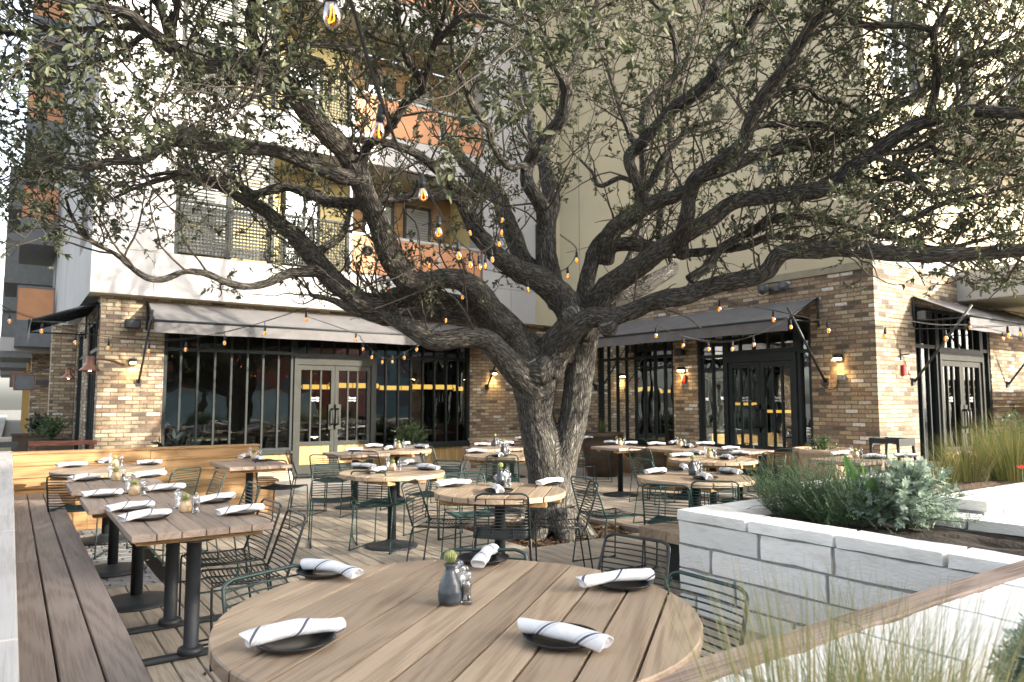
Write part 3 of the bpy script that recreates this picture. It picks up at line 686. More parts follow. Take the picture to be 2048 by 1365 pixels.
def speaker(F, a, z, label, mat='black', s=.12):
    t = thing('wall_speaker', label, 'speaker', F.pt(a, z, 0), group='speakers mounted on the brick walls')
    m = MB(); F.box(m, a-s, a+s, z-s*.65, z+s*.65, .06, .2, .02); m.build('cabinet', M[mat], t)
    m = MB(); F.box(m, a-s*.85, a+s*.85, z-s*.5, z+s*.5, .2005, .206, .002); m.build('speaker_mesh', M['darkmetal'], t)
    m = MB(); F.box(m, a-.03, a+.03, z-.03, z+.03, .002, .06); m.build('bracket', M['black'], t)
p = A_(263, 650); speaker(FA, p[0], p[2], 'black box speaker on the brick pier by the awning end')
p = B_(1369, 706); speaker(FB, p[1], p[2], 'black box speaker high on the narrow brick pillar', s=.09)
p = C_(1832, 634); speaker(FC, p[0], p[2], 'grey box speaker under the awning end on the sunlit brick', 'slate', .12)
def alarm(F, a, z, label):
    t = thing('fire_alarm', label, 'fire alarm', F.pt(a, z, 0))
    m = MB(); F.box(m, a-.06, a+.06, z-.085, z+.085, .002, .05, .012); m.build('housing', M['red'], t)
    m = MB(); F.box(m, a+.012, a+.03, z-.05, z+.05, .0505, .06, .004); m.build('strobe', M['white_paint'], t)
p = B_(1369, 758); alarm(FB, p[1], p[2], 'red fire alarm on the shaded narrow brick pillar')
p = C_(1806, 741); alarm(FC, p[0], p[2], 'red fire alarm on the sunlit brick beside the right door')
t = thing('outlet_box', 'small grey outlet box below the lamp on dark brick', 'outlet box', tuple(B_(1684, 754)))
p = B_(1684, 754); m = MB(); FB.box(m, p[1]-.07, p[1]+.07, p[2]-.05, p[2]+.05, .002, .05, .008); m.build('box', M['grey'], t)
m = MB(); FB.box(m, p[1]-.05, p[1]-.005, p[2]-.03, p[2]+.03, .0505, .056); FB.box(m, p[1]+.005, p[1]+.05, p[2]-.03, p[2]+.03, .0505, .056); m.build('flap', M['slate'], t)
m = MB(); m.tube(spline([FB.pt(p[1]+.05, p[2]-.05, .02), FB.pt(p[1]+.1, p[2]-.17, .02), FB.pt(p[1]+.22, p[2]-.2, .02), FB.pt(p[1]+.36, p[2]-.11, .02)], 6), .007, 5); m.build('cable', M['cord'], t)
p = C_(1800, 710); t = thing('wall_bracket', 'tiny black bracket fixed on the sunlit brick above a fire alarm', 'bracket', tuple(p))
m = MB(); FC.box(m, p[0]-.012, p[0]+.012, p[2]-.09, p[2]+.09, .002, .02); FC.box(m, p[0]-.012, p[0]+.012, p[2]-.01, p[2]+.01, .02, .15); m.build('bracket_arm', M['black'], t)
p = B_(1557, 577); t = thing('twin_floodlight', 'pair of grey round floodlights under a branch on the brick', 'floodlight', tuple(p))
m = MB(); FB.box(m, p[1]-.06, p[1]+.06, p[2]-.05, p[2]+.05, .002, .06, .01); m.build('mount', M['slate'], t)
for s in (-.2, .2):
    m = MB(); c = np.array(FB.pt(p[1]+s, p[2], .12)); ax = np.array([-1, s*.6, -.2]); ax /= np.linalg.norm(ax)
    m.tube([c-ax*.1, c-ax*.06, c+ax*.02, c+ax*.06, c+ax*.07, c+ax*.055], [.03, .055, .085, .095, .09, .07], 14)
    m.tube([FB.pt(p[1], p[2], .05), c-ax*.08], .015, 6)
    m.build('lamp_head', M['slate'], t)
def barn(px, py, label):
    p = onX(px, py, XD-.38); t = thing('barn_lamp', label, 'wall lamp', tuple(p), group='copper barn lamps along the street wall')
    m = MB(); m.lathe([(.005, .13), (.042, .13), (.045, .03), (.05, .02), (.12, -.05), (.116, -.057), (.045, .01), (.0, .015)], p, 20); m.build('shade', M['copper'], t)
    m = MB(); m.tube(spline([(XD-.005, p[1], p[2]+.02), (XD-.15, p[1], p[2]+.08), (XD-.32, p[1], p[2]+.10)], 5), .016, 8); m.build('arm', M['copper'], t)
    m = MB(); m.sphere((p[0], p[1], p[2]-.03), .03); m.build('bulb', M['lamp'], t)
barn(180, 733, 'copper barn lamp nearest on the street wall by the pier'); barn(137, 751, 'copper barn lamp further along the street wall')
# ---- pendant lamps inside
def tubes(name, label, segs, parent=None):
    t = thing(name, label, 'pendant lamp', segs[0][0]); a = MB()
    for p, q, r_ in segs:
        p, q = np.array(p), np.array(q); a.tube([p, p+(q-p)*.02, q-(q-p)*.02, q], [r_*.6, r_, r_, r_*.6], 12)
    a.build('tube', M['tubelamp'], t); a = MB()
    for p, q, r_ in segs:
        p, q = np.array(p), np.array(q); Ln = np.linalg.norm(q-p); d = (q-p)/Ln
        for k in np.arange(.0, Ln, .55): a.tube([p+d*k, p+d*(k+.015)], r_*1.06, 12)
        a.tube([p+d*.3, p+d*.3+np.array([0, 0, 3.1-p[2]])], .006, 4); a.tube([q-d*.3, q-d*.3+np.array([0, 0, 3.1-p[2]])], .006, 4)
    a.build('holder', M['black'], t)
yy = 15.4
def seg(x0, x1, y, r_): a = onY(x0, y, yy); b = onY(x1, y, yy); return ((a[0], yy, a[2]), (b[0], yy, a[2]), r_)
tubes('tube_pendant', 'long staggered yellow glass tube pendant inside behind the doors', [seg(603, 660, 774, .05), seg(656, 757, 771, .055), seg(757, 822, 776, .05), seg(822, 912, 774, .055), seg(905, 932, 778, .05)])
a = onX(1600, 824, 13.2); b = onX(1506, 824, 13.2)
tubes('tube_pendant', 'thin orange glass tube lamp inside behind the right-hand doors', [((13.2, a[1], a[2]), (13.2, b[1]-.3, a[2]), .03), ((13.6, b[1], a[2]+.15), (13.6, b[1]+1.2, a[2]+.15), .03)])
# indoor tables
for k, (xx, yy) in enumerate(((3.2, 15.4), (5.0, 16.6), (6.6, 15.6), (8.2, 15.2), (12.8, 7.6), (13.2, 11.0))):
    t = thing('indoor_table', ['dark dining table indoors behind the left window', 'dark dining table indoors straight behind the left door', 'dark dining table indoors below the yellow pendant', 'dark dining table indoors near the inner brick corner', 'dark dining table indoors behind the shaded right doors', 'dark dining table indoors behind the shaded window'][k], 'table', (xx, yy, 0), group='tables inside the restaurant')
    m = MB(); m.box(xx-.5, yy-.4, .71, xx+.5, yy+.4, .75, .006); m.build('tabletop', M['bench'], t)
    m = MB(); m.lathe([(.25, 0), (.25, .02), (.04, .05), (.04, .71)], (xx, yy, 0), 14); m.build('pedestal', M['castiron'], t)

# ================================================================ THE STREET ON THE LEFT
st = thing('street_building', 'grey and orange balconied apartment block further down the left street', 'building', (0, 30, 0))
m = MB(); m.box(1.3, 28, -.2, 1.6, 75, 16); m.build('wall', M['tan'], st)
for k in range(12): m = MB(); m.box(.6, 29+k*2.6, -.2, 1.29, 29.7+k*2.6, 3.6); m.build('ochre_pier', M['ochre'], st)
for bb in ((.7, 19.02, 1.16, 19.7), (.5, 28, 1.1, 28.8)): m = MB(); m.box(bb[0], bb[1], -.2, bb[2], bb[3], 3.2); m.build('brick_pier', M['brick'], st)
k = 0
for (y0, y1, xo, zz, orange) in ((25, 29, .0, 3.75, 1), (25, 29, .0, 6.75, 1), (25, 29, .0, 9.75, 1), (25, 29, .0, 12.9, 1), (35, 40, -.45, 3.9, 0), (35, 40, -.45, 6.9, 0), (35, 40, -.45, 9.9, 0), (46, 52, -.6, 3.9, 0), (46, 52, -.6, 6.9, 0), (46, 52, -.6, 9.9, 0), (60, 68, -.7, 3.9, 0), (60, 68, -.7, 6.9, 0)):
    b = MB(); b.box(xo, y0, zz-.7, 1.29 if y0 > 30 else .97, y1, zz); b = b.build('balcony', M['slate'], st)
    m = MB(); m.box(xo+.02, y0+.02, zz+.06, (1.0 if y0 > 30 else .9), y0+.07, zz+1.0); m.box(xo+.02, y0+.07, zz+.06, xo+.07, y1-.02, zz+1.0); m.build('balcony_panel', M['orange'] if orange else M['slate'], b)
    m = MB(); m.box(xo, y0, zz+1.0, (1.0 if y0 > 30 else .93), y0+.09, zz+1.06); m.box(xo, y0, zz+.001, xo+.02, y0+.09, zz+1.0); m.box((1.0 if y0 > 30 else .9), y0, zz+.001, (1.03 if y0 > 30 else .93), y0+.09, zz+1.0); m.box(xo, y0, zz+.001, .9, y0+.09, zz+.058); m.build('rail', M['slate'], b)
m = MB(); m.box(-.2, 26, 3.0, 1.0, 28, 3.3); m.box(-.35, 25.9, 2.95, .95, 26, 3.35); m.build('canopy', M['white'], st)
m = MB(); m.box(.976, 19.0, 3.2, 1.3, 28, 15); m.build('stucco_wall', M['white'], st)
m = MB()
for zz in (4.2, 7.2, 10.2):
    m.box(.955, 26.2, zz, .974, 27.7, zz+2.0)
m.build('window', M['slate'], st)
def sign(y, z, x0, x1, h, label):
    t = thing('hanging_sign', label, 'sign', (x0, y, z), group='dark blade signs hanging along the street'); e = .025
    m = MB(); m.box(x0, y-.04, z-h, x1, y+.04, z+h, .01); m.build('panel', M['slate'], t)
    m = MB(); m.box(x0-e, y-.06, z+h, x1+e, y+.06, z+h+e); m.box(x0-e, y-.06, z-h-e, x1+e, y+.06, z-h); m.box(x0-e, y-.06, z-h, x0, y+.06, z+h); m.box(x1, y-.06, z-h, x1+e, y+.06, z+h); m.build('frame', M['copper'], t)
    m = MB(); m.box(x1+e, y-.05, z-.07, XD-.01, y+.05, z+.07); m.tube([((x0+x1)/2, y, z+h), (XD-.01, y, z+h+.35)], .015, 5); m.build('arm', M['darkmetal'], t)
sign(24, 1.99, .06, .52, .2, 'dark blade sign nearest the restaurant, hung over the street pavement'); sign(33, 2.25, -.05, .6, .25, 'dark blade sign furthest down the left street')
# planting and low walls beside the street
t = thing('street_planter_wall', 'low beige planter wall along the street pavement', 'planter', (-.2, 22, 0))
m = MB(); m.box(-.9, 19, -.2, .6, 19.25, .62); m.box(-.9, 19.25, -.2, -.65, 34, .62); m.build('wall', M['tan'], t)
m = MB(); m.box(-.95, 18.95, .62, .65, 19.3, .70); m.box(-.95, 19.3, .62, -.6, 34, .70); m.build('cap', M['kerb'], t)
t = thing('street_rail_fence', 'low black and white rail fence at the left edge', 'fence', (-.6, 13.2, 0))
m = MB(); m.box(-2.4, 13.2, .80, .12, 13.26, .88); m.box(-2.4, 13.2, .35, .12, 13.26, .4)
for k in range(4): m.box(-2.3+k*.78, 13.19, -.1, -2.24+k*.78, 13.27, .80)
m.build('rail', M['darkmetal'], t)
t = thing('wood_rail', 'weathered wood rail in front of the street door by the pier', 'rail', (.7, 13.3, 0))
m = MB(); m.box(.25, 13.25, .80, 1.16, 13.33, .87, .004); m.build('top_rail', M['redwood'], t)
for xx in (.28, 1.06): m = MB(); m.box(xx, 13.26, -.1, xx+.06, 13.32, .80); m.build('post', M['redwood'], t)
for n_, (x0, y0, w_, d_, h_) in enumerate(((.32, 16.3, .7, .5, .75), (.05, 18.0, .6, .6, .8))):
    t = thing('planter_box', ['dark metal planter box beside the street door', 'dark metal planter box further along the street'][n_], 'planter', (x0, y0, 0))
    m = MB(); m.box(x0, y0, -.1, x0+w_, y0+d_, h_-.04); m.box(x0-.02, y0-.02, h_-.038, x0+w_+.02, y0+.03, h_); m.box(x0-.02, y0+d_-.03, h_-.038, x0+w_+.02, y0+d_+.02, h_); m.build('box', M['corten'], t)
    m = MB(); m.box(x0+.02, y0+.02, h_-.037, x0+w_-.02, y0+d_-.02, h_-.03); m.build('soil', M['soil'], t)
# car far down the street
cx_, cy_ = -3.0, 62
t = thing('parked_car', 'small red parked car far down the street at the left edge', 'car', (cx_, cy_, 0))
m = MB(); prof = [(-2.1, .25), (-2.15, .7), (-1.9, .85), (-1.1, .95), (-.6, 1.42), (.7, 1.45), (1.4, 1.0), (2.1, .9), (2.2, .5), (2.15, .25)]
v0 = [(cx_-.85, cy_+a, b) for a, b in prof]; v1 = [(cx_+.85, cy_+a, b) for a, b in prof]; n_ = len(prof)
m.add(v0+v1, [tuple(range(n_))]+[tuple(range(2*n_-1, n_-1, -1))]+[(i, (i+1) % n_, n_+(i+1) % n_, n_+i) for i in range(n_)]); m.build('body', M['red'], t)
m = MB(); m.add([(cx_-.7, cy_-1.1, .99), (cx_+.7, cy_-1.1, .99), (cx_+.62, cy_-.66, 1.40), (cx_-.62, cy_-.66, 1.40)], [(0, 1, 2, 3)]); m.build('windscreen', M['glass_up'], t)
for a in (-1.35, 1.35):
    for b in (-.86, .86): m = MB(); m.tube([(cx_+b-.1, cy_+a, .2), (cx_+b+.1, cy_+a, .2)], .33, 14); m.build('wheel', M['black'], t)
# added unseen buildings behind the camera: they shade the near tables and are mirrored in the shop windows
s_ = np.array([SUNV.x, SUNV.y]); s_ /= np.linalg.norm(s_); p_ = np.array([-s_[1], s_[0]])
def far_block(name, label, d, p0, p1, depth, h, mats):
    t = thing(name, label, 'building', (*(s_*d+p_*(p0+p1)/2), 0))
    ang = math.atan2(p_[1], p_[0]); c = s_*d
    m = MB(); m.m = mrot((*c, 0), ang); m.box(p0, -depth, -.25, p1, 0, h) if False else m.box(p0, 0, -.25, p1, -depth, h); m.build('wall', M[mats[0]], t)
    f = MB(); f.m = m.m
    k = p0+1.2
    while k+1.8 < p1:
        for z in np.arange(1.0, h-2.2, 3.2): f.box(k, .01, z, k+1.6, .06, z+1.9)
        k += 3.0
    f.build('window', M['slate'], t)
    f = MB(); f.m = m.m; f.box(p0-.3, -depth-.3, h, p1+.3, .3, h+.4); f.build('roof', M[mats[1]], t)
M['red_block'] = plain('red_block_wall', (.30, .09, .06), .9, var=.2, scale=.5)
M['teal_block'] = plain('teal_block_wall', (.16, .27, .28), .9, var=.15, scale=.4)
M['pale_teal'] = plain('pale_teal_wall', (.42, .52, .52), .8, var=.2, scale=.6)
far_block('shop_block', 'red shop block across the road behind the viewer', 27, -24, 4.7, 10, 10.5, ('red_block', 'conc'))  # added occluder, placed and sized to shade the near tables
far_block('shop_block', 'wide dull teal shop block far behind the viewer', 62, -12, 45, 12, 8.5, ('teal_block', 'conc'))  # added to cover the bright sky mirrored in the shop windows

def reflection_tree(d, p, h, r_, label):  # added unseen trees, there to be mirrored in the windows
    c = s_*d+p_*p; t = thing('street_tree', label, 'tree', (c[0], c[1], -.2), group='street trees behind the viewer'); m = MB()
    m.tube([(c[0], c[1], -.2), (c[0]+.1, c[1], h*.3), (c[0], c[1]+.1, h*.55)], [.16, .13, .08], 8)
    for k in range(6): a = k*1.05; m.tube([(c[0], c[1], h*.45), (c[0]+math.cos(a)*r_*.6, c[1]+math.sin(a)*r_*.6, h*.8)], [.06, .02], 5)
    m.build('trunk', M['twig'], t); n2 = 2600; q = rng.normal(0, 1, (n2, 3)); q /= np.linalg.norm(q, axis=1)[:, None]; q *= (rng.random(n2)**.4)[:, None]*np.array([r_, r_, h*.32])*(1+.25*np.sin(q[:, :1]*5+q[:, 1:2]*4)); q += [c[0], c[1], h*.68]
    e1 = rng.normal(0, .13, (n2, 3)); e2 = rng.normal(0, .09, (n2, 3)); m = MB(); m.add(np.stack([q, q+e1, q+e1+e2, q+e2], 1).reshape(-1, 3), [(4*i, 4*i+1, 4*i+2, 4*i+3) for i in range(n2)], np.repeat(rng.random(n2), 4)); m.build('crown', M['oakleaf'], t)
for k, (d, p) in enumerate(((20, -2), (22, -9), (21, -16), (19, -22))): reflection_tree(d, p, 5.2, 1.9, ['leafy street tree behind the viewer, nearest the low wall end', 'leafy street tree behind the viewer, second along', 'leafy street tree behind the viewer, third along', 'leafy street tree behind the viewer, furthest along'][k])
t = thing('street_hoarding', 'long low pale teal wall behind the street trees', 'wall', (*(s_*24), 0)); m = MB(); m.m = mrot((*(s_*24), 0), math.atan2(p_[1], p_[0])); m.box(-24, -.2, -.25, 3.5, 0, 1.9); m.build('panel', M['pale_teal'], t)  # added unseen wall, a pale shape for the window reflections
m = MB(); m.m = mrot((*(s_*24), 0), math.atan2(p_[1], p_[0])); m.box(-24.05, -.25, 1.9, 3.55, .05, 2.0); m.build('cap', M['kerb'], t)
# ================================================================ THE LIVE OAK
# limbs: (x, y, depth, width) with x, y, width in pixels of the photograph and depth in metres
LIMBS = {
'trunk_left': [(1110,1090,8.5,140),(1108,1066,8.5,122),(1105,1030,8.5,112),(1100,960,8.5,92),(1085,890,8.5,82),(1071,830,8.5,72),(1069,775,8.5,88),(1060,730,8.5,84),(1045,690,8.5,60)],
'trunk_right': [(1108,1066,8.5,110),(1112,1000,8.5,70),(1122,930,8.5,62),(1140,870,8.5,58),(1151,810,8.5,58),(1157,760,8.55,58),(1163,700,8.6,62),(1168,650,8.6,62),(1174,612,8.6,56)],
'mid': [(1075,770,8.5,80),(1095,715,8.5,56),(1110,690,8.5,60),(1130,665,8.5,60),(1145,635,8.5,58)],
'Le': [(1062,745,8.5,74),(1030,672,8.4,60),(984,624,8.3,54),(962,588,8.2,50),(930,562,8.1,44),(900,556,8.0,42),(849,566,7.9,45),(812,556,7.8,50),(790,532,7.7,52),(772,495,7.6,50),(758,455,7.5,45),(745,420,7.4,42),(732,390,7.3,41),(719,350,7.2,45),(700,318,7.1,44),(664,282,6.9,43),(630,243,6.7,41),(596,199,6.5,39),(563,160,6.3,35),(520,138,6.1,32),(470,130,5.9,30),(404,131,5.7,30),(354,98,5.4,29),(320,78,5.2,27),(286,54,5.0,24),(256,27,4.9,20),(189,17,4.8,17),(128,3,4.7,14),(60,-20,4.6,10)],
'La': [(1060,765,8.4,74),(1015,722,8.2,52),(985,692,8.1,46),(950,674,8.0,42),(915,672,7.9,42),(880,680,7.9,44),(848,672,7.9,40),(818,655,7.9,36),(795,640,8.0,30),(760,622,8.1,24),(725,600,8.3,18),(690,592,8.4,12)],
'Lb': [(1050,685,8.5,50),(1000,652,8.6,40),(950,640,8.7,36),(900,630,8.8,34),(860,625,8.8,32),(815,630,8.9,30),(775,640,8.9,28),(735,630,9.0,24),(700,618,9.1,20),(665,600,9.2,14),(620,590,9.3,9)],
'Lc': [(1062,700,8.5,60),(1010,650,8.4,42),(960,620,8.4,38),(905,604,8.4,36),(849,598,8.3,42),(800,594,8.2,44),(770,612,8.1,46),(738,612,8.0,46),(701,588,7.9,42),(660,556,7.9,44),(623,514,7.8,40),(593,474,7.7,36),(560,448,7.7,30),(520,415,7.6,26),(480,395,7.5,22),(440,372,7.4,20),(400,352,7.3,16),(350,345,7.2,12),(300,352,7.1,8)],
'Lc2': [(625,515,7.8,20),(650,497,7.9,18),(680,478,8.0,16),(695,445,8.1,12),(702,400,8.2,8)],
'Ld': [(650,548,7.9,30),(632,546,7.8,24),(610,546,7.7,22),(576,548,7.6,20),(540,564,7.5,17),(500,574,7.4,16),(455,567,7.3,15),(410,548,7.2,14),(370,544,7.1,13),(330,558,7.0,13),(297,556,6.9,13),(262,535,6.9,13),(230,508,6.8,11),(190,488,6.8,10),(165,465,6.7,9),(142,430,6.7,8),(130,390,6.6,6)],
'Lf': [(720,356,7.2,36),(690,355,7.1,34),(654,341,7.0,32),(606,320,6.9,30),(563,304,6.8,26),(512,298,6.7,24),(421,293,6.5,22),(354,286,6.3,20),(320,300,6.3,19),(286,320,6.2,18),(219,323,6.1,17),(162,337,6.0,15),(135,333,6.0,12),(90,345,5.9,9),(30,360,5.8,6)],
'Lg': [(728,412,7.4,26),(700,408,7.5,24),(647,398,7.6,22),(579,374,7.7,20),(545,378,7.7,18),(512,388,7.7,18),(480,372,7.7,17),(455,356,7.7,17),(438,370,7.7,16),(404,366,7.8,14),(354,354,7.9,12),(280,374,8.0,8),(220,400,8.1,5)],
'Lh': [(563,160,6.3,22),(548,140,6.2,26),(520,105,6.1,25),(505,75,6.0,24),(500,40,5.9,24),(508,-10,5.7,22),(515,-60,5.5,18)],
'Li': [(352,96,5.4,20),(340,72,5.35,20),(328,35,5.3,19),(305,-15,5.1,18)],
'Lj': [(345,85,5.4,15),(349,45,5.35,15),(358,-15,5.2,13)],
'Lk': [(404,131,5.7,16),(340,104,5.6,14),(280,58,5.4,16),(195,57,5.3,12),(90,62,5.2,9),(-10,64,5.1,6)],
'Ll': [(300,60,5.3,14),(200,120,5.4,10),(100,56,5.4,12),(50,70,5.3,10),(-20,62,5.2,8)],
'M1': [(1120,720,8.5,56),(1143,640,8.5,60),(1112,590,8.5,60),(1078,560,8.5,52),(1040,540,8.5,45),(1010,520,8.5,40),(984,498,8.5,38),(955,470,8.5,36),(943,440,8.4,34),(927,404,8.4,30),(915,384,8.3,26),(890,355,8.2,22),(866,330,8.1,20),(840,312,8.0,18),(815,300,7.9,18),(775,286,7.8,16),(730,282,7.7,14),(680,280,7.6,10),(640,290,7.5,6)],
'M1b': [(930,402,8.4,24),(895,392,8.2,22),(849,391,8.0,22),(800,396,7.8,20),(761,398,7.6,18),(738,402,7.5,16)],
'M2': [(1085,556,8.6,40),(1050,522,8.8,36),(1024,472,9.0,37),(1010,432,9.1,36),(1001,404,9.2,35),(985,385,9.3,32),(960,362,9.4,30),(940,338,9.5,26),(915,305,9.6,20),(890,270,9.7,14),(880,230,9.8,8)],
'M3': [(1118,610,8.5,50),(1098,560,8.6,48),(1090,520,8.6,44),(1090,490,8.6,40),(1091,458,8.6,38),(1086,421,8.5,34),(1068,392,8.4,30),(1055,357,8.4,28),(1058,327,8.4,26),(1072,303,8.3,27),(1102,263,8.2,27),(1128,229,8.1,27),(1136,189,8.0,26),(1128,160,7.9,26)],
'M3a': [(1130,168,7.9,20),(1108,135,7.8,18),(1091,108,7.7,16),(1070,70,7.6,14),(1055,45,7.5,12),(1030,10,7.4,10),(1010,-50,7.2,8)],
'M3c': [(1130,165,7.9,20),(1148,120,7.9,18),(1159,78,7.9,16),(1186,30,7.9,14),(1205,-30,7.9,10)],
'M3b': [(1093,480,8.6,34),(1101,420,8.8,36),(1099,370,9.0,34),(1085,325,9.2,28),(1068,290,9.4,22),(1062,240,9.6,18),(1050,180,9.8,14),(1040,120,10,10)],
'M3d': [(1056,330,8.4,16),(1040,332,8.3,14),(1020,337,8.2,14),(1001,320,8.1,15),(984,286,8.0,15),(977,256,7.9,15),(950,219,7.7,15),(927,169,7.5,14),(910,120,7.3,12),(900,60,7.1,10)],
'M7': [(716,345,7.2,26),(728,315,7.1,22),(740,290,7.0,20),(760,275,6.9,18),(790,240,6.8,18),(815,202,6.7,18),(845,180,6.6,18),(838,155,6.5,17),(815,120,6.4,16),(800,60,6.2,14),(790,0,6.0,12),(780,-60,5.8,10)],
'M8': [(845,182,6.6,15),(858,130,6.4,13),(876,67,6.1,12),(895,5,5.8,10),(900,-50,5.6,8)],
'M9': [(545,100,6.1,14),(590,92,6.3,13),(650,90,6.5,14),(700,102,6.7,15),(740,128,6.9,12),(765,160,7.0,8)],
'M4': [(1176,620,8.6,46),(1170,575,8.6,36),(1180,534,8.6,32),(1188,507,8.6,30),(1203,484,8.6,28),(1243,453,8.5,32),(1265,432,8.5,26),(1280,404,8.5,24),(1280,371,8.4,24),(1262,335,8.4,24),(1258,313,8.4,24),(1280,288,8.3,24),(1317,249,8.2,26),(1354,216,8.1,27),(1388,195,8.0,28),(1422,162,7.9,27),(1432,138,7.8,26),(1445,118,7.8,24),(1479,80,7.7,22),(1513,34,7.6,20),(1540,-20,7.5,16)],
'M4b': [(1205,520,8.6,44),(1226,462,8.4,38),(1260,436,8.3,34),(1285,418,8.2,30),(1315,402,8.1,30),(1350,394,8.0,28),(1385,372,7.9,24)],
'M4c': [(1432,140,7.8,20),(1460,125,7.9,16),(1500,95,8.0,14),(1536,50,8.1,12),(1570,0,8.2,9)],
'M4d': [(1282,380,8.4,16),(1300,370,8.4,18),(1322,325,8.4,18),(1340,300,8.4,14),(1380,260,8.5,10),(1430,240,8.6,7)],
'R1': [(1168,665,8.5,60),(1190,625,8.4,58),(1214,578,8.2,54),(1255,543,8.0,46),(1305,510,7.8,42),(1345,482,7.6,38),(1385,460,7.4,34),(1422,436,7.3,33),(1455,411,7.2,32),(1500,398,7.1,32),(1550,392,7.0,32),(1603,386,6.9,33),(1660,370,6.8,33),(1698,340,6.7,32),(1752,307,6.6,31),(1792,273,6.5,30),(1833,249,6.4,28),(1890,233,6.3,27),(1950,222,6.2,26),(2000,226,6.1,24),(2060,232,6.0,22),(2150,240,5.9,18)],
'R2': [(1366,505,7.6,26),(1366,470,7.4,28),(1374,430,7.2,30),(1381,385,7.1,32),(1394,354,7.0,34),(1428,330,6.9,33),(1462,307,6.7,32),(1490,282,6.6,31),(1502,249,6.5,28),(1519,209,6.4,28),(1536,180,6.3,28),(1560,150,6.2,27),(1580,118,6.1,26),(1600,88,6.0,25),(1625,50,5.9,24),(1648,20,5.8,24),(1680,-30,5.6,20)],
'R2b': [(1390,356,7.0,30),(1440,340,7.1,26),(1480,322,7.2,26),(1536,302,7.3,26),(1603,290,7.3,26),(1650,293,7.3,27),(1680,276,7.3,26),(1725,249,7.3,24),(1792,212,7.3,22),(1840,189,7.3,18),(1907,128,7.2,16),(1980,105,7.1,14),(2060,88,7.0,10)],
'R3': [(1100,745,8.4,60),(1120,695,8.3,50),(1152,658,8.1,44),(1186,640,8.0,42),(1222,640,7.9,40),(1260,629,7.8,36),(1294,612,7.7,36),(1327,600,7.6,38),(1370,590,7.5,38),(1408,576,7.4,36),(1462,561,7.2,35),(1530,545,7.0,35),(1560,512,6.9,36),(1590,504,6.8,34),(1650,502,6.7,33),(1710,501,6.6,33),(1772,504,6.5,32),(1839,511,6.4,32),(1907,511,6.3,30),(1974,506,6.2,29),(2060,502,6.1,27),(2160,500,6.0,22)],
'R4': [(1182,520,8.6,30),(1200,498,8.6,32),(1240,490,8.5,30),(1285,492,8.4,28),(1315,496,8.3,22)],
'R5': [(1378,562,7.6,26),(1395,548,7.6,20),(1422,528,7.6,18),(1445,494,7.6,18),(1496,467,7.7,17),(1540,440,7.8,15),(1590,430,7.9,12),(1650,425,8.0,8)],
'R6': [(1350,506,7.9,18),(1395,504,7.8,17),(1440,500,7.8,16),(1496,492,7.7,15),(1536,474,7.7,14),(1587,477,7.7,14),(1640,486,7.7,13),(1680,484,7.7,13),(1718,468,7.7,12),(1790,440,7.8,9),(1860,420,7.9,6)],
'R7': [(1855,242,6.4,18),(1868,190,6.4,18),(1874,150,6.3,18),(1868,100,6.2,16),(1868,62,6.1,15),(1888,25,6.0,12),(1915,-30,5.9,9)],
'R8': [(1870,62,6.15,14),(1822,50,6.2,14),(1760,52,6.3,14),(1715,45,6.4,13),(1664,20,6.5,11),(1630,-30,6.6,8)],
'R9': [(1512,215,6.4,16),(1540,203,6.5,15),(1560,188,6.6,15),(1582,176,6.6,15),(1620,176,6.7,14),(1640,198,6.8,13),(1681,203,6.9,13),(1712,222,7.0,12),(1760,210,7.1,10),(1810,188,7.2,7)],
'R10': [(1484,290,6.7,16),(1510,256,6.9,14),(1560,249,7.0,14),(1637,249,7.1,13),(1671,260,7.2,12),(1738,276,7.3,11),(1765,295,7.4,9)],
'R11': [(1740,312,6.6,13),(1785,305,6.6,12),(1830,298,6.6,12),(1866,293,6.6,11),(1880,320,6.6,11),(1940,334,6.6,10),(2000,348,6.6,8),(2060,352,6.6,6)],
'R12': [(1735,318,6.6,13),(1760,318,6.5,13),(1822,347,6.4,13),(1860,388,6.3,12),(1907,384,6.2,11),(1960,370,6.1,8)],
'R13': [(1610,386,6.9,14),(1650,362,7.0,13),(1704,350,7.1,13),(1772,364,7.1,12),(1822,350,7.2,12),(1880,340,7.3,8)],
'R14': [(1640,378,6.8,15),(1688,381,6.7,14),(1755,404,6.6,14),(1816,441,6.5,13),(1856,421,6.4,13),(1907,401,6.3,12),(1970,388,6.2,9),(2040,370,6.1,6)],
'R15': [(1500,470,7.7,15),(1560,434,7.6,15),(1640,440,7.5,16),(1738,464,7.4,16),(1806,482,7.3,15),(1880,498,7.2,13),(1960,480,7.1,9),(2040,460,7.0,6)],
'B1': [(1200,610,8.8,40),(1226,594,9.0,36),(1277,576,9.3,34),(1327,552,9.6,30),(1345,530,9.8,26),(1325,480,9.9,24),(1322,440,10,22),(1330,400,10,21),(1341,360,10,20),(1341,286,10,18),(1346,230,10,16),(1362,170,10,14),(1380,110,10,12),(1410,15,10,10),(1430,-40,10,8)],
'B2': [(1215,585,9.0,30),(1262,520,9.4,26),(1288,450,9.6,22),(1290,390,9.7,22),(1290,303,9.7,22),(1288,236,9.7,24),(1312,193,9.7,24),(1344,168,9.7,22),(1354,135,9.6,16),(1351,84,9.5,14),(1340,45,9.4,12),(1322,22,9.4,10),(1290,-10,9.4,8)],
'B3': [(1280,300,8.4,12),(1262,275,8.6,12),(1240,215,8.8,12),(1228,175,9.0,10),(1210,120,9.2,9),(1190,70,9.4,6)],
'B4': [(1265,362,8.6,12),(1240,355,8.7,11),(1200,372,8.9,10),(1185,345,9.0,8),(1160,320,9.1,6)],
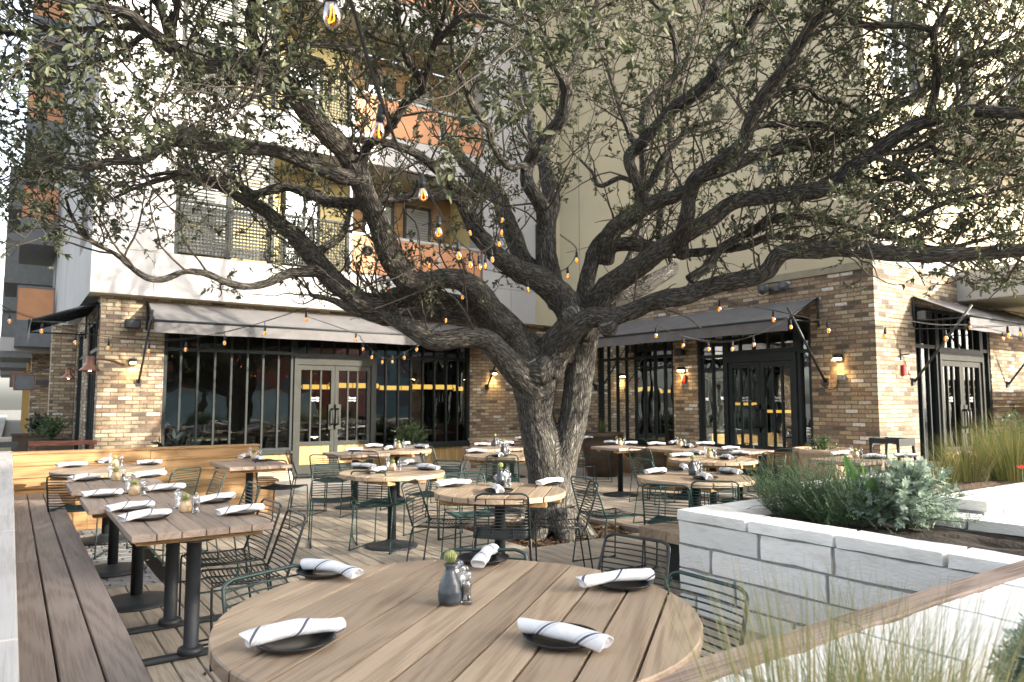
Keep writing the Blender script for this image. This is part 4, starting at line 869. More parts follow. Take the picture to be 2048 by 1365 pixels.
'O1': [(1095,108,7.7,18),(1080,20,7.1,18),(1040,-120,6.2,18),(980,-300,5.2,16),(940,-450,4.5,12)],
'O2': [(515,-40,5.5,18),(540,-160,5.0,16),(620,-300,4.4,14),(700,-450,3.9,10)],
'O3': [(1660,0,5.75,20),(1640,-120,5.2,18),(1560,-280,4.6,14),(1500,-420,4.1,10)],
'O4': [(900,60,7.1,10),(930,-40,6.3,12),(960,-150,5.5,12),(1000,-280,4.7,9)],
'O6': [(870,90,6.2,12),(905,50,5.4,12),(950,30,4.7,11),(1000,45,4.1,9),(1060,70,3.7,6)],
'O7': [(505,90,6.1,12),(520,150,5.5,12),(500,200,5.0,10),(460,235,4.6,8),(430,250,4.3,5)],
'O5': [(1300,-10,9.3,14),(1340,-120,8.8,14),(1400,-260,8.2,12),(1480,-380,7.6,9)],
}
SK = []           # sampled skeletons: (points, radii)
for nm, P in LIMBS.items():
    S = spline(P, 6); pts = np.array([atd(x, y, d) for x, y, d, w_ in S]); rad = S[:, 3]/2/FPX*S[:, 2]
    if not nm.startswith('trunk'):
        for i in range(len(pts)):       # small knees and bends
            q = pts[i]*2.2; pts[i] += .35*rad[i]*np.array(noise.noise_vector(Vector(q*1.3)))
    SK.append((nm, pts, np.maximum(rad, .006)))
oak = thing('live_oak', 'huge live oak with many spreading gnarled limbs, growing out of the deck', 'tree', tuple(onz(1110, 1070, 0)))
OL = np.array(LOC[oak.name])
# trunk and thick limbs: tubes fused into one skin, then furrowed
raw = MB(); thin = MB(); KP, KT, KS = [], [], []
for nm, pts, rad in SK:
    base = rng.uniform(0, 50)
    s = np.concatenate([[0], np.cumsum(np.linalg.norm(np.diff(pts, axis=0), axis=1))])
    n2 = max(4, int(s[-1]/.06)); t = np.linspace(0, s[-1], n2)
    P2 = np.stack([np.interp(t, s, pts[:, k]) for k in range(3)], 1); R2 = np.interp(t, s, rad)
    for i in range(n2): R2[i] *= 1+.07*noise.noise(Vector((t[i]*3.1+base, base, 0)))+.05*noise.noise(Vector((t[i]*9+base, 3, 0)))
    raw.tube(P2, R2, 12)
    KP.append(P2); tg = np.gradient(P2, axis=0); tg /= np.linalg.norm(tg, axis=1)[:, None]; KT.append(tg); KS.append(np.stack([t+base, R2], 1))
# root flare and knots
for a, l, r_ in ((200, .42, .13), (255, .45, .15), (310, .5, .16), (10, .4, .14), (80, .36, .12), (140, .4, .12)):
    c = onz(1110, 1070, 0)+np.array([.12, .17, 0]); d = np.array([math.cos(R(a)), math.sin(R(a)), 0])
    raw.tube([c+np.array([0, 0, .26])+d*.17, c+np.array([0, 0, .05])+d*.27, c+np.array([0, 0, -.10])+d*l*.95], [r_*.9, r_*.85, r_*.5], 10)
for (x, y, d, w_) in ((1080,740,8.3,66),(1150,640,8.3,64),(735,502,7.5,22),(1365,506,7.6,30),(1562,508,6.85,34),(655,340,7.0,30),(560,158,6.3,36),(1216,655,7.85,40)):
    raw.sphere(atd(x, y, d), w_/2/FPX*d, 12, 8)
tmp = bpy.data.objects.new('limb_tmp', raw.mesh('limb_tmp')); COL.objects.link(tmp)
md = tmp.modifiers.new('r', 'REMESH'); md.mode = 'VOXEL'; md.voxel_size = .0135; md.use_smooth_shade = True
ms = tmp.modifiers.new('s', 'SMOOTH'); ms.factor = .5; ms.iterations = 4
dg = bpy.context.evaluated_depsgraph_get(); dg.update()
me = bpy.data.meshes.new_from_object(tmp.evaluated_get(dg)); bpy.data.objects.remove(tmp); me.name = 'trunk'
nv = len(me.vertices); co = np.empty(nv*3); me.vertices.foreach_get('co', co); co = co.reshape(-1, 3)
no = np.empty(nv*3); me.vertices.foreach_get('normal', no); no = no.reshape(-1, 3)
KPa, KTa, KSa = np.concatenate(KP), np.concatenate(KT), np.concatenate(KS)
from mathutils.kdtree import KDTree
kd = KDTree(len(KPa))
for i, p in enumerate(KPa): kd.insert(p, i)
kd.balance()
bk = np.zeros((nv, 3)); disp = np.zeros(nv)
for i in range(nv):
    _, j, _ = kd.find(co[i]); T_ = KTa[j]; q = co[i]-KPa[j]; al = q@T_; q = q-T_*al
    a = np.array([0, 0, 1.0]) if abs(T_[2]) < .8 else np.array([1.0, 0, 0])
    u = np.cross(T_, a); u /= np.linalg.norm(u); v = np.cross(T_, u); r_ = np.linalg.norm(q)+1e-6; rr = KSa[j, 1]
    bk[i] = (q@u/r_*max(rr, .03), q@v/r_*max(rr, .03), (KSa[j, 0]+al)*.17)
    b = bk[i]; f_ = min(rr/.16, 1.0)
    disp[i] = f_*(.013*abs(noise.noise(Vector(b*40)))-.004+.010*noise.noise(Vector(b*9)))+.006*noise.noise(Vector(co[i]*7))
co += no*disp[:, None]-OL
me.vertices.foreach_set('co', co.ravel())
at = me.attributes.new('bk', 'FLOAT_VECTOR', 'POINT'); at.data.foreach_set('vector', bk.ravel().astype(np.float32)); me.update()
me.polygons.foreach_set('use_smooth', [True]*len(me.polygons)); me.materials.clear(); me.materials.append(M['bark'])
o = bpy.data.objects.new('trunk', me); COL.objects.link(o); o.parent = oak
o['label'] = 'furrowed grey trunk and limbs flecked with pale lichen'
# how thick the foliage stands in each part of the crown, as seen in the photograph (16 columns from left to right)
DENS = np.array([[.55,.5,.5,.7,.8,.9,.9,.95,.9,.6,.7,.85,.9,.95,1,.9],
[.9,.9,.8,.9,.9,.65,.6,.9,.8,.5,.65,.7,.7,.75,1,1],
[.95,.95,.95,.85,.65,.35,.45,.7,.55,.38,.48,.6,.75,.85,.85,.85],
[.9,.85,.7,.55,.45,.32,.45,.5,.35,.45,.42,.55,.75,.9,.95,1],
[.6,.65,.45,.45,.5,.32,.3,.4,.28,.4,.25,.42,.6,.8,.9,.95],
[.12,.28,.22,.3,.3,.3,.42,.42,.3,.2,.12,.25,.15,.2,.5,.8],
[0,.0,0,0,.03,.2,.2,.12,.04,.06,.12,.03,.0,.0,.0,.15]])
def dens(P):
    x, y, d = proj(P)
    if d < .4: return .8
    if y > 690: return 0
    if d < 2.9 and -200 < x < 2250 and y > -200: return 0
    if y < 0: return .8
    if x < 0 or x >= 2048: return .8 if y < 600 else 0
    return DENS[int(y//100), int(x//128)]
tw = MB(); leaves = []
CELL = 48; COV = {}
def cover(P, add=0.0):
    """share of the sky-side view already hidden by leaves round here"""
    x, y, d = proj(P); k = (int(x//CELL), int(y//CELL))
    if add: COV[k] = COV.get(k, 0)+add*(FPX*.042/max(d, 1))**2*.22/CELL**2
    return COV.get(k, 0)
def grow(p, d, Ln, r0, lvl, up):
    n_ = 5 if lvl else 8; pts = [p]; d = d/np.linalg.norm(d); step = Ln/n_
    for i in range(n_):
        d = d+rng.normal(0, .20+.06*lvl, 3)+np.array([0, 0, up]); d /= np.linalg.norm(d); pts.append(pts[-1]+d*step)
    pts = np.array(pts)
    if pts[:, 2].min() < 2.15: return
    k = dens(pts[-1])
    if rng.random() > k*1.2 or cover(pts[-1]) > 1.75*k: return
    tw.tube(pts, np.linspace(r0, r0*.35, n_+1), 5 if lvl == 0 else 3, rng.random(), caps=False)
    if lvl < 2:
        m_ = (5 if lvl == 0 else 4)
        for j in range(m_):
            i = rng.integers(1, n_+1); e = rng.normal(0, 1, 3); e -= d*(e@d); e /= np.linalg.norm(e)
            grow(pts[i], d*.7+e*.9+np.array([0, 0, .1]), Ln*rng.uniform(.38, .62), r0*.55, lvl+1, .04)
    if lvl >= 1:
        nl = 12 if lvl == 2 else 7
        for j in range(nl):
            t = rng.uniform(.25, 1.0)*n_; i = min(int(t), n_-1); q = pts[i]+(pts[i+1]-pts[i])*(t-i)
            e = rng.normal(0, 1, 3); ld = d*.8+e*.8; leaves.append((q, ld/np.linalg.norm(ld)))
        if lvl == 2:
            for j in range(4):
                e = rng.normal(0, 1, 3); ld = d*1.0+e*.6; leaves.append((pts[-1], ld/np.linalg.norm(ld)))
        cover(pts[len(pts)//2], nl*.5); cover(pts[-1], nl*.5+4)
JOBS = []
for nm, pts, rad in SK:
    if nm.startswith('trunk') or nm == 'mid': continue
    s = np.concatenate([[0], np.cumsum(np.linalg.norm(np.diff(pts, axis=0), axis=1))]); tot = s[-1]
    t = .25 if rad.max() < .06 else min(1.2, .3*tot)
    while t < tot:
        i = min(np.searchsorted(s, t), len(s)-1); dloc = pts[i]-pts[i-1]; dloc /= np.linalg.norm(dloc)+1e-9
        JOBS.append((pts[i], dloc, rad[i])); t += rng.uniform(.04, .085)
    for j in range(4): JOBS.append((pts[-1], pts[-1]-pts[-2], rad[-1]))
for j in rng.permutation(len(JOBS)):
    p, dloc, rd = JOBS[j]; dloc = dloc/(np.linalg.norm(dloc)+1e-9)
    e = rng.normal(0, 1, 3); e -= dloc*(e@dloc); e /= np.linalg.norm(e); e[2] = e[2]*.8+.25
    grow(p, dloc*.55+e*.85, rng.uniform(.55, 1.25), min(rd*.42, .013), 0, .03)
tw.v = [v-OL for v in tw.v]
o = tw.build('branches', M['twig'], oak, off=False)
# leaves: small folded ovals
n_ = len(leaves); Q = np.array([a for a, b in leaves]); D = np.array([b for a, b in leaves])
ln = rng.uniform(.030, .064, n_)[:, None]; ln *= np.where(np.linalg.norm(Q-_C, axis=1) < 5.0, 1.15, 1.0)[:, None]; wd = ln*rng.uniform(.34, .46, n_)[:, None]
up_ = rng.normal(0, .8, (n_, 3))+np.array([0, 0, 1.0]); Sd = np.cross(D, up_); Sd /= np.linalg.norm(Sd, axis=1)[:, None]; Nn = np.cross(Sd, D)
fold = rng.uniform(.1, .35, n_)[:, None]; cur = rng.uniform(-.25, .15, n_)[:, None]
V = np.empty((n_, 6, 3))
V[:, 0] = Q; V[:, 3] = Q+D*ln+Nn*ln*cur
V[:, 1] = Q+D*ln*.30+Sd*wd*.48+Nn*wd*fold; V[:, 2] = Q+D*ln*.72+Sd*wd*.42+Nn*wd*fold+Nn*ln*cur*.5
V[:, 5] = Q+D*ln*.30-Sd*wd*.48+Nn*wd*fold; V[:, 4] = Q+D*ln*.72-Sd*wd*.42+Nn*wd*fold+Nn*ln*cur*.5
V -= OL
me = bpy.data.meshes.new('leaves'); me.vertices.add(n_*6); me.vertices.foreach_set('co', V.ravel())
idx = (np.arange(n_)[:, None]*6+np.array([0, 1, 2, 3, 0, 3, 4, 5])).ravel()
me.loops.add(n_*8); me.loops.foreach_set('vertex_index', idx); me.polygons.add(n_*2); me.polygons.foreach_set('loop_start', np.arange(n_*2)*4)
me.update(calc_edges=True); me.validate()
at = me.attributes.new('rnd', 'FLOAT', 'POINT'); at.data.foreach_set('value', np.repeat(rng.random(n_), 6).astype(np.float32))
me.materials.append(M['oakleaf']); o = bpy.data.objects.new('crown', me); COL.objects.link(o); o.parent = oak
print('leaves', n_)
# balls of air moss lodged in the limbs
for k, (x, y, d, r_, lb) in enumerate(((370, 265, 6.3, .17, 'grey tuft of ball moss on the long left limb'), (1435, 225, 6.9, .11, 'grey tuft of ball moss hanging right of the middle limb'), (1905, 362, 6.2, .11, 'grey tuft of ball moss among the low right twigs'))):
    c = atd(x, y, d); m = MB()
    for j in range(260):
        e = rng.normal(0, 1, 3); e /= np.linalg.norm(e); L_ = r_*rng.uniform(.6, 1.2); b_ = rng.normal(0, .3, 3)
        sd = np.cross(e, [0, 0, 1.0]); sd /= np.linalg.norm(sd)+1e-6; q = c+rng.normal(0, .25, 3)*r_
        a1, a2 = q+e*L_*.5, q+(e+b_)*L_; w_ = .0016
        m.add([q-sd*w_, q+sd*w_, a1+sd*w_, a1-sd*w_, a2], [(0, 1, 2, 3), (3, 2, 4)], rng.random())
    tag(m.build('ball_moss', M['moss']), lb, 'moss', 'tufts of ball moss in the oak')
# ================================================================ BENCH AND SIDE WALL
t = thing('side_wall', 'low wall along the left edge with a wide weathered plank cap', 'wall', (-.1, 3, 0))
m = MB(); m.box(-.22, -1.5, -.2, .028, 10.75, .835); m.build('wall', M['bench'], t)
m = MB(); y = -1.5
while y < 10.7: y1 = min(y+1.92, 10.78); m.box(-.26, y+.002, .836, .045, y1-.002, .885, .006); y = y1
m.build('cap', M['cap'], t)
t = thing('corner_bench', 'long built-in wooden bench with plank back, running along the left and far side', 'bench', (.3, 9, 0))
SX0, SX1, BY = .05, .495, 10.28
m = MB()
for k in range(3):
    a = SX0+k*(SX1-SX0)/3; y = -1.4
    while y < BY-.44:
        y1 = min(y+3.6, BY-.44); m.box(a+.004, y+.0015, .415, a+(SX1-SX0)/3-.004, y1-.0015, .45, .005); y = y1
m.build('seat', M['bench'], t)
m = MB()
for k in range(3): a = BY-.435+k*.145; m.box(SX0, a+.004, .413, 3.02, a+.141, .449, .005)
m.build('seat', M['benchx'], t)
m = MB(); m.box(SX1-.06, -1.4, .0, SX1-.03, BY-.44, .412); m.build('riser', M['bench'], t)
m = MB(); x = .5
while x < 3.0: m.box(x, BY-.40, 0, min(x+.30, 2.98)-.003, BY-.37, .41); x += .30
m.build('riser', M['benchx'], t)
m = MB()
for k, (z0, z1) in enumerate(((.452, .585), (.59, .725), (.73, .862))): m.box(.05, BY+.002, z0, 1.5, BY+.032, z1, .003); m.box(1.504, BY+.002, z0, 2.86, BY+.032, z1, .003)
m.build('backrest', M['benchx'], t)
m = MB(); m.box(.03, BY-.01, .864, 2.875, BY+.17, .895, .004); m.build('cap', M['benchx'], t)
m = MB(); m.box(.05, BY+.033, -.1, 2.86, BY+.15, .863); m.build('backing', M['benchx'], t)

# ================================================================ TABLES
TH = .762
TABS = {}
def planks(m, half, z0, z1, pw, clip):
    x = -half
    while x < half-.01:
        x1 = min(x+pw, half); clip(m, x+.0055, x1-.0055, z0, z1); x = x1
def round_table(key, c, Rr, ang, label, base='disc', dark=False):
    """planks run along local X; ang turns them"""
    t = thing('round_table', label, 'table', (c[0], c[1], 0), ang, 'round teak tables on the deck'); TABS[key] = t
    m = MB(); th = .046 if Rr > .7 else .04; pw = .155 if Rr > .7 else .14
    def clip(mm, a, b, z0, z1):
        ax = min(abs(a), abs(b)) if a*b > 0 else 0
        if max(abs(a), abs(b)) > Rr: a, b = max(a, -Rr+.002), min(b, Rr-.002)
        ya = np.linspace(a, b, 7); xr = np.sqrt(np.maximum(Rr*Rr-ya**2, 0))
        poly = [(xx, yy) for xx, yy in zip(xr, ya)]+[(-xx, yy) for xx, yy in zip(xr[::-1], ya[::-1])]
        mm.prism(poly, z0, z1, bev=.006)
    planks(m, Rr, TH-th, TH, pw, clip); m.build('tabletop', M['teak'], t, off=False)
    if Rr > .7:
        m = MB(); n_ = 40
        for k in range(n_):
            a0, a1 = 2*math.pi*k/n_, 2*math.pi*(k+1)/n_; q = [(r_*math.cos(a), r_*math.sin(a)) for r_, a in ((Rr-.06, a0), (Rr-.06, a1), (Rr-.11, a1), (Rr-.11, a0))]; m.prism(q, TH-th-.075, TH-th-.002)
        m.build('apron', M['bench'], t, off=False)
    for s in (-.55, 0, .55):
        m = MB(); h = math.sqrt(1-s*s)*Rr*.93; m.box(s*Rr-.045, -h, TH-th-.045, s*Rr+.045, h, TH-th-.001, .003); m.build('batten', M['teakedge'], t, off=False)
    m = MB(); m.lathe([(.045, .03), (.045, TH-th-.05), (.16, TH-th-.048), (.16, TH-th-.046)], (0, 0, 0), 20); m.build('column', M['castiron'], t, off=False)
    m = MB(); m.lathe([(.27 if Rr < .7 else .36, 0), (.27 if Rr < .7 else .36, .012), (.22, .026), (.075, .05), (.06, .07), (.045, .075)], (0, 0, 0), 32); m.build('base', M['castiron'], t, off=False)
    return t
def rect_table(key, x0, y0, x1, y1, label, nx=6, along='Y', feet='T', mat='teaky'):
    t = thing('rectangular_table', label, 'table', ((x0+x1)/2, (y0+y1)/2, 0), 0, 'rectangular teak tables on the deck'); TABS[key] = t
    m = MB(); th = .042
    if along == 'Y':
        w_ = (x1-x0)/nx
        for k in range(nx): m.box(x0+k*w_+.002, y0, TH-th, x0+(k+1)*w_-.002, y1, TH, .004)
    else:
        w_ = (y1-y0)/nx
        for k in range(nx): m.box(x0, y0+k*w_+.002, TH-th, x1, y0+(k+1)*w_-.002, TH, .004)
    m.build('tabletop', M[mat], t)
    for q in ((y0+.09, y1-.17) if along == 'Y' else (x0+.09, x1-.17)):
        m = MB()
        if along == 'Y': m.box(x0+.04, q, TH-th-.035, x1-.04, q+.08, TH-th-.001, .003)
        else: m.box(q, y0+.04, TH-th-.035, q+.08, y1-.04, TH-th-.001, .003)
        m.build('batten', M['teakedge'], t)
    if feet == 'T':
        for yy in (y0+.16, y0+.83) if along == 'Y' else ((y0+y1)/2,):
            cx = (x0+x1)/2-.03
            m = MB(); m.lathe([(.06, .045), (.042, .05), (.042, TH-th-.04), (.12, TH-th-.038), (.12, TH-th-.036)], (cx, yy, 0), 18); m.build('column', M['castiron'], t)
            m = MB(); m.box(cx-.34, yy-.035, .004, cx+.34, yy+.035, .034, .01); m.lathe([(.065, .03), (.075, .036), (.07, .06), (.05, .066)], (cx, yy, 0), 18); m.build('foot', M['castiron'], t)
    else:
        cx, cy2 = (x0+x1)/2, (y0+y1)/2
        m = MB(); m.lathe([(.042, .03), (.042, TH-th-.04), (.14, TH-th-.038), (.14, TH-th-.036)], (cx, cy2, 0), 18); m.build('column', M['castiron'], t)
        m = MB(); m.lathe([(.28, 0), (.28, .012), (.2, .03), (.07, .055), (.042, .06)], (cx, cy2, 0), 28); m.build('base', M['castiron'], t)
    return t
PL = math.atan2(.61, .79)          # the planks of the near table run this way
# near table: fit circle through the seen rim
C0 = np.array([1.228, 2.085]); R0 = .80
def fitrim():
    pts = [onz(x, y, TH)[:2] for x, y in ((420, 1282), (700, 1142), (905, 1119), (1100, 1125), (1340, 1185), (1393, 1262), (445, 1215), (1260, 1148))]
    A = np.array([[2*p[0], 2*p[1], 1] for p in pts]); b = np.array([p@p for p in pts]); s, *_ = np.linalg.lstsq(A, b, rcond=None)
    return s[:2], math.sqrt(s[2]+s[:2]@s[:2])
C0, R0 = fitrim(); print('near table', C0, R0)
round_table('T0', C0, R0, PL, 'very large round teak table nearest the viewer, set with five plates')
def cen(x, y): return onz(x, y, TH)[:2]
round_table('T2', cen(1000, 981), .545, PL+.15, 'round teak table with black chairs in front of the oak trunk')
round_table('T3', cen(785, 944), .545, PL-.5, 'round teak table with green chairs left of the oak, nearest of that row')
round_table('T1d', cen(218, 938), .55, PL+.4, 'round teak table in the corner of the built-in bench')
round_table('T4', cen(795, 899), .52, PL, 'far round teak table by the glass doors, below a potted shrub')
round_table('T6', cen(1006, 910), .53, PL+.2, 'far round teak table half hidden by the left side of the trunk')
round_table('T8', cen(1368, 896), .58, PL+.5, 'farthest round teak table before the shaded brick pillar')
round_table('T9', cen(1425, 918), .55, PL-.2, 'middle round teak table of the three right of the oak')
round_table('T10', cen(1390, 954), .56, PL+1.2, 'nearest round teak table right of the oak, behind the planter corner')
a_, b_ = onz(262, 1073, TH), onz(553, 1048, TH); far_ = onz(202, 1017, TH)
rect_table('T1', a_[0], a_[1], b_[0], far_[1], 'nearest rectangular teak table along the left bench, on two round legs')
a_, b_ = onz(176, 1019, TH), onz(159, 995, TH)
rect_table('T1b', a_[0], a_[1], a_[0]+.74, b_[1], 'second teak table from the viewer along the left bench', 5, feet='D')
a_, b_ = onz(142, 983, TH), onz(134, 964, TH)
rect_table('T1c', a_[0], a_[1], a_[0]+.74, b_[1], 'third teak table along the left bench', 5, feet='D')
a_, b_ = onz(474, 935, TH), onz(446, 922, TH)
rect_table('T5', a_[0]-.08, a_[1], a_[0]+.62, b_[1], 'teak table alone at the right end of the far bench', 5, feet='D')
p = cen(712, 906); rect_table('T4b', p[0]-.36, p[1]-.36, p[0]+.36, p[1]+.36, 'small square teak table left of the far round table by the doors', 5, feet='D', mat='teaky')
p = cen(990, 895); rect_table('T6b', p[0]-.40, p[1]-.36, p[0]+.40, p[1]+.36, 'square teak table behind the trunk before the brick wall', 5, feet='D')
rect_table('T6c', 7.35, 11.4, 8.95, 12.1, 'long teak table behind the trunk, seen on both sides of it', 5, 'X', 'D', 'teak')
p = cen(1240, 894); rect_table('T7', p[0]-.33, p[1]-.33, p[0]+.33, p[1]+.33, 'dark square table just right of the trunk before the shaded window', 4, feet='D', mat='bench')
p = cen(1478, 900); rect_table('T11', p[0]-.36, p[1]-.36, p[0]+.36, p[1]+.36, 'small square table behind the right round tables before the shaded doors', 4, feet='D')
rect_table('T12', 8.35, 4.75, 9.05, 5.45, 'square teak table beside the large cream pot', 4, feet='D')
rect_table('T13', 8.6, 3.85, 9.3, 4.5, 'square teak table at the brick corner half hidden by tall grass', 4, feet='D')

# ================================================================ WIRE CHAIRS
def make_chair(col, wire):
    t = thing('wire_chair', '', 'chair')
    hw, hb = .215, .20
    def rc(pts, n=5): return spline(pts, n)
    # seat
    m = MB()
    for s in (-1, 1): m.tube([(s*hw, -.20, .455), (s*hw, .0, .452), (s*hw, .20, .462)], .0062, 6)
    for k in range(17):
        y = -.195+k*.0253; zz = .455+.004*math.cos(k*.4); sg = .020*math.sin(math.pi*(k+1)/18)**.5+.004
        xs = np.linspace(-hw, hw, 9); m.tube([(x, y, .454+.008*max(0, (y-.1)/.1)-sg*(1-(x/hw)**2)) for x in xs], .0042, 5)
    m.tube([(-.085, -.2, .442), (-.085, 0, .435), (-.085, .2, .448)], .0042, 5); m.tube([(.085, -.2, .442), (.085, 0, .435), (.085, .2, .448)], .0042, 5)
    m.build('seat', wire, t)
    # backrest: hooped frame with bowed wires
    m = MB()
    def bp(x, h): return (x, -.20-.115*h, .455+.345*h)
    fr = [bp(-hw, 0), bp(-hb-.008, .5), bp(-hb, .87), bp(-hb+.012, .955), bp(-hb+.05, 1.0)]
    path = np.vstack([spline(fr, 5), spline([(-a, b, c) for a, b, c in fr], 5)[::-1]]); m.tube(path, .0080, 7)
    for k in range(12):
        h = .06+k*.0745; x0 = hw-(hw-hb)*h; xs = np.linspace(-x0, x0, 9); m.tube([(x, bp(0, h)[1]-.028*(1-(x/x0)**2)*(.4+.6*h), bp(0, h)[2]) for x in xs], .0042, 5)
    m.build('backrest', wire, t)
    for s in (-1, 1):
        m = MB(); m.tube(spline([(s*hw, .17, .459), (s*hw, .205, .455), (s*(hw+.004), .218, .43), (s*(hw+.012), .215, .2), (s*(hw+.016), .212, .012)], 4), .0072, 6); m.build('leg', wire, t)
        m = MB(); m.tube(spline([(s*hw, -.185, .452), (s*(hw+.006), -.205, .42), (s*(hw+.012), -.24, .2), (s*(hw+.016), -.268, .012)], 4), .0072, 6); m.build('leg', wire, t)
        m = MB(); m.tube([(s*(hw+.016), -.272, .007), (s*(hw+.016), .216, .007)], .0065, 6)
        m.box(s*(hw+.016)-.010, .19, 0, s*(hw+.016)+.010, .218, .014); m.box(s*(hw+.016)-.010, -.272, 0, s*(hw+.016)+.010, -.245, .014); m.build('runner', wire, t)
    return t
CH = {'green': make_chair('green', M['green_wire']), 'black': make_chair('black', M['black_wire'])}
USED = set()
def chair(x, y, rz, col, label):
    """rz: world angle of the way the sitter faces (0 = along +X)"""
    o = CH[col] if col not in USED else copy_tree(CH[col]); USED.add(col)
    o.location = (x, y, 0); o.rotation_euler = (0, 0, rz-math.pi/2); o['label'] = label; o['group'] = 'wire chairs around the tables'; return o
def bar_chair(p, q, z, toward, col, label):
    """the two ends of the top bar of the backrest as seen, and the point its sitter faces"""
    a, b = onz(*p, z)[:2], onz(*q, z)[:2]; c = (a+b)/2; d = (b-a)/np.linalg.norm(b-a); n_ = np.array([-d[1], d[0]])
    if n_@(np.array(toward)-c) < 0: n_ = -n_
    c = c+n_*.315; chair(c[0], c[1], math.atan2(n_[1], n_[0]), col, label)
FW, RT = np.array([.57, .8216]), np.array([.8216, -.57])
def at_table(key, f, r, dist, col, label, turn=0.0):
    """beside a table: f, r say where it stands seen from the viewer (f>0 beyond, r>0 right)"""
    c = np.array(LOC[TABS[key].name][:2]); d = FW*f+RT*r; d /= np.linalg.norm(d); p = c+d*dist; chair(p[0], p[1], math.atan2(-d[1], -d[0])+turn, col, label)
bar_chair((1348, 1141), (1492, 1180), .80, C0, 'green', 'green wire chair at the right side of the very large near table')
bar_chair((881, 1100), (1055, 1100), .80, C0, 'green', 'green wire chair beyond the very large near table, showing its top bar')
bar_chair((443, 1165), (608, 1127), .80, C0, 'green', 'green wire chair at the left side of the very large near table')
bar_chair((1216, 1066), (1338, 1086), .80, C0, 'black', 'black wire chair at the far right of the very large near table')
bar_chair((576, 1020), (613, 1037), .79, (.9, 4.9), 'black', 'black wire chair nearest at the long table by the left bench')
bar_chair((527, 1000), (562, 1012), .79, (.9, 5.5), 'black', 'black wire chair further back at the long table by the left bench')
chair(1.42, 6.35, math.pi, 'green', 'green wire chair at the second table along the left bench')
chair(1.42, 7.55, math.pi, 'green', 'green wire chair at the third table along the left bench')
at_table('T1d', -.35, 1, .76, 'green', 'green wire chair at the right of the round corner-bench table')
at_table('T1d', -1, .2, .74, 'green', 'green wire chair at the near side of the round corner-bench table')
bar_chair((507, 922), (576, 923), .79, (2.4, 9.2), 'black', 'black wire chair with its back to us at the far bench end table')
C2, C3 = cen(1000, 981), cen(785, 944)
bar_chair((950, 991), (1058, 991), .79, C2, 'black', 'black wire chair with its back to us in front of the trunk table')
bar_chair((809, 969), (828, 963), .79, C2, 'black', 'black wire chair seen sideways left of the trunk table')
bar_chair((1180, 962), (1198, 973), .79, C2, 'black', 'black wire chair seen sideways right of the trunk table')
at_table('T2', 1, -.35, .80, 'green', 'green wire chair beyond the trunk table, facing us')
bar_chair((700, 944), (772, 947), .79, C3, 'green', 'green wire chair with its back to us at the green-chair round table')
bar_chair((645, 931), (682, 930), .79, C3, 'green', 'green wire chair left of the green-chair round table')
at_table('T3', 1, .55, .72, 'green', 'green wire chair beyond right of the green-chair round table')
at_table('T3', .3, 1, .8, 'green', 'green wire chair right of the green-chair round table', .3)
at_table('T4', -1, -.3, .72, 'black', 'dark wire chair in front of the far round table by the doors')
at_table('T4', -.1, 1, .78, 'black', 'dark wire chair right of the far round table by the doors')
at_table('T4b', -1, -.25, .62, 'green', 'green wire chair in front of the small square table by the doors')
at_table('T4b', -.2, -1, .62, 'black', 'dark wire chair left of the small square table by the doors')
bar_chair((974, 912), (1036, 912), .79, cen(1006, 910), 'green', 'green wire chair with its back to us left of the trunk, far table')
at_table('T6', -.2, -1, .80, 'black', 'dark wire chair at the left of the far half-hidden round table')
at_table('T6b', -.3, -1, .72, 'green', 'green wire chair at the square table behind the trunk')
p = onz(1192, 962, 0); chair(p[0], p[1], math.atan2(.57, -.82), 'green', 'green wire chair standing alone just right of the trunk')
at_table('T7', .2, -1, .62, 'black', 'dark wire chair left of the dark square table right of the trunk')
at_table('T7', -.3, 1, .66, 'black', 'dark wire chair right of the dark square table right of the trunk')
at_table('T8', -.8, -.9, .80, 'green', 'green wire chair at the near left of the farthest right round table')
at_table('T8', -1, .3, .78, 'black', 'dark wire chair at the near side of the farthest right round table')
at_table('T9', -.5, -1, .80, 'green', 'green wire chair left of the middle right round table')
at_table('T9', .5, 1, .76, 'green', 'green wire chair at the far right of the middle right round table')
at_table('T9', .9, .35, .8, 'black', 'dark wire chair beyond the middle right round table')
at_table('T10', -.35, -1, .92, 'green', 'green wire chair seen sideways left of the nearest right round table', .15)
bar_chair((1384, 965), (1477, 966), .79, cen(1390, 954), 'green', 'green wire chair with its back to us at the nearest right round table')
at_table('T10', -.9, -.45, .80, 'green', 'green wire chair at the near left of the nearest right round table, behind planter')
at_table('T10', .1, 1, .80, 'green', 'green wire chair right of the nearest right round table')
p = onz(1538, 975, .1); chair(p[0], p[1], math.atan2(-.57, .82), 'black', 'dark wire chair before the shaded wood panel left of the cream pot')
p = onz(1566, 990, .1); chair(p[0], p[1], math.atan2(.8, .57), 'black', 'dark wire chair just behind the rosemary, left of the cream pot')
at_table('T12', -.9, .3, .62, 'black', 'dark wire chair in front of the square table beside the cream pot')
at_table('T13', .5, -.2, .60, 'black', 'dark wire chair behind the table half hidden by tall grass')

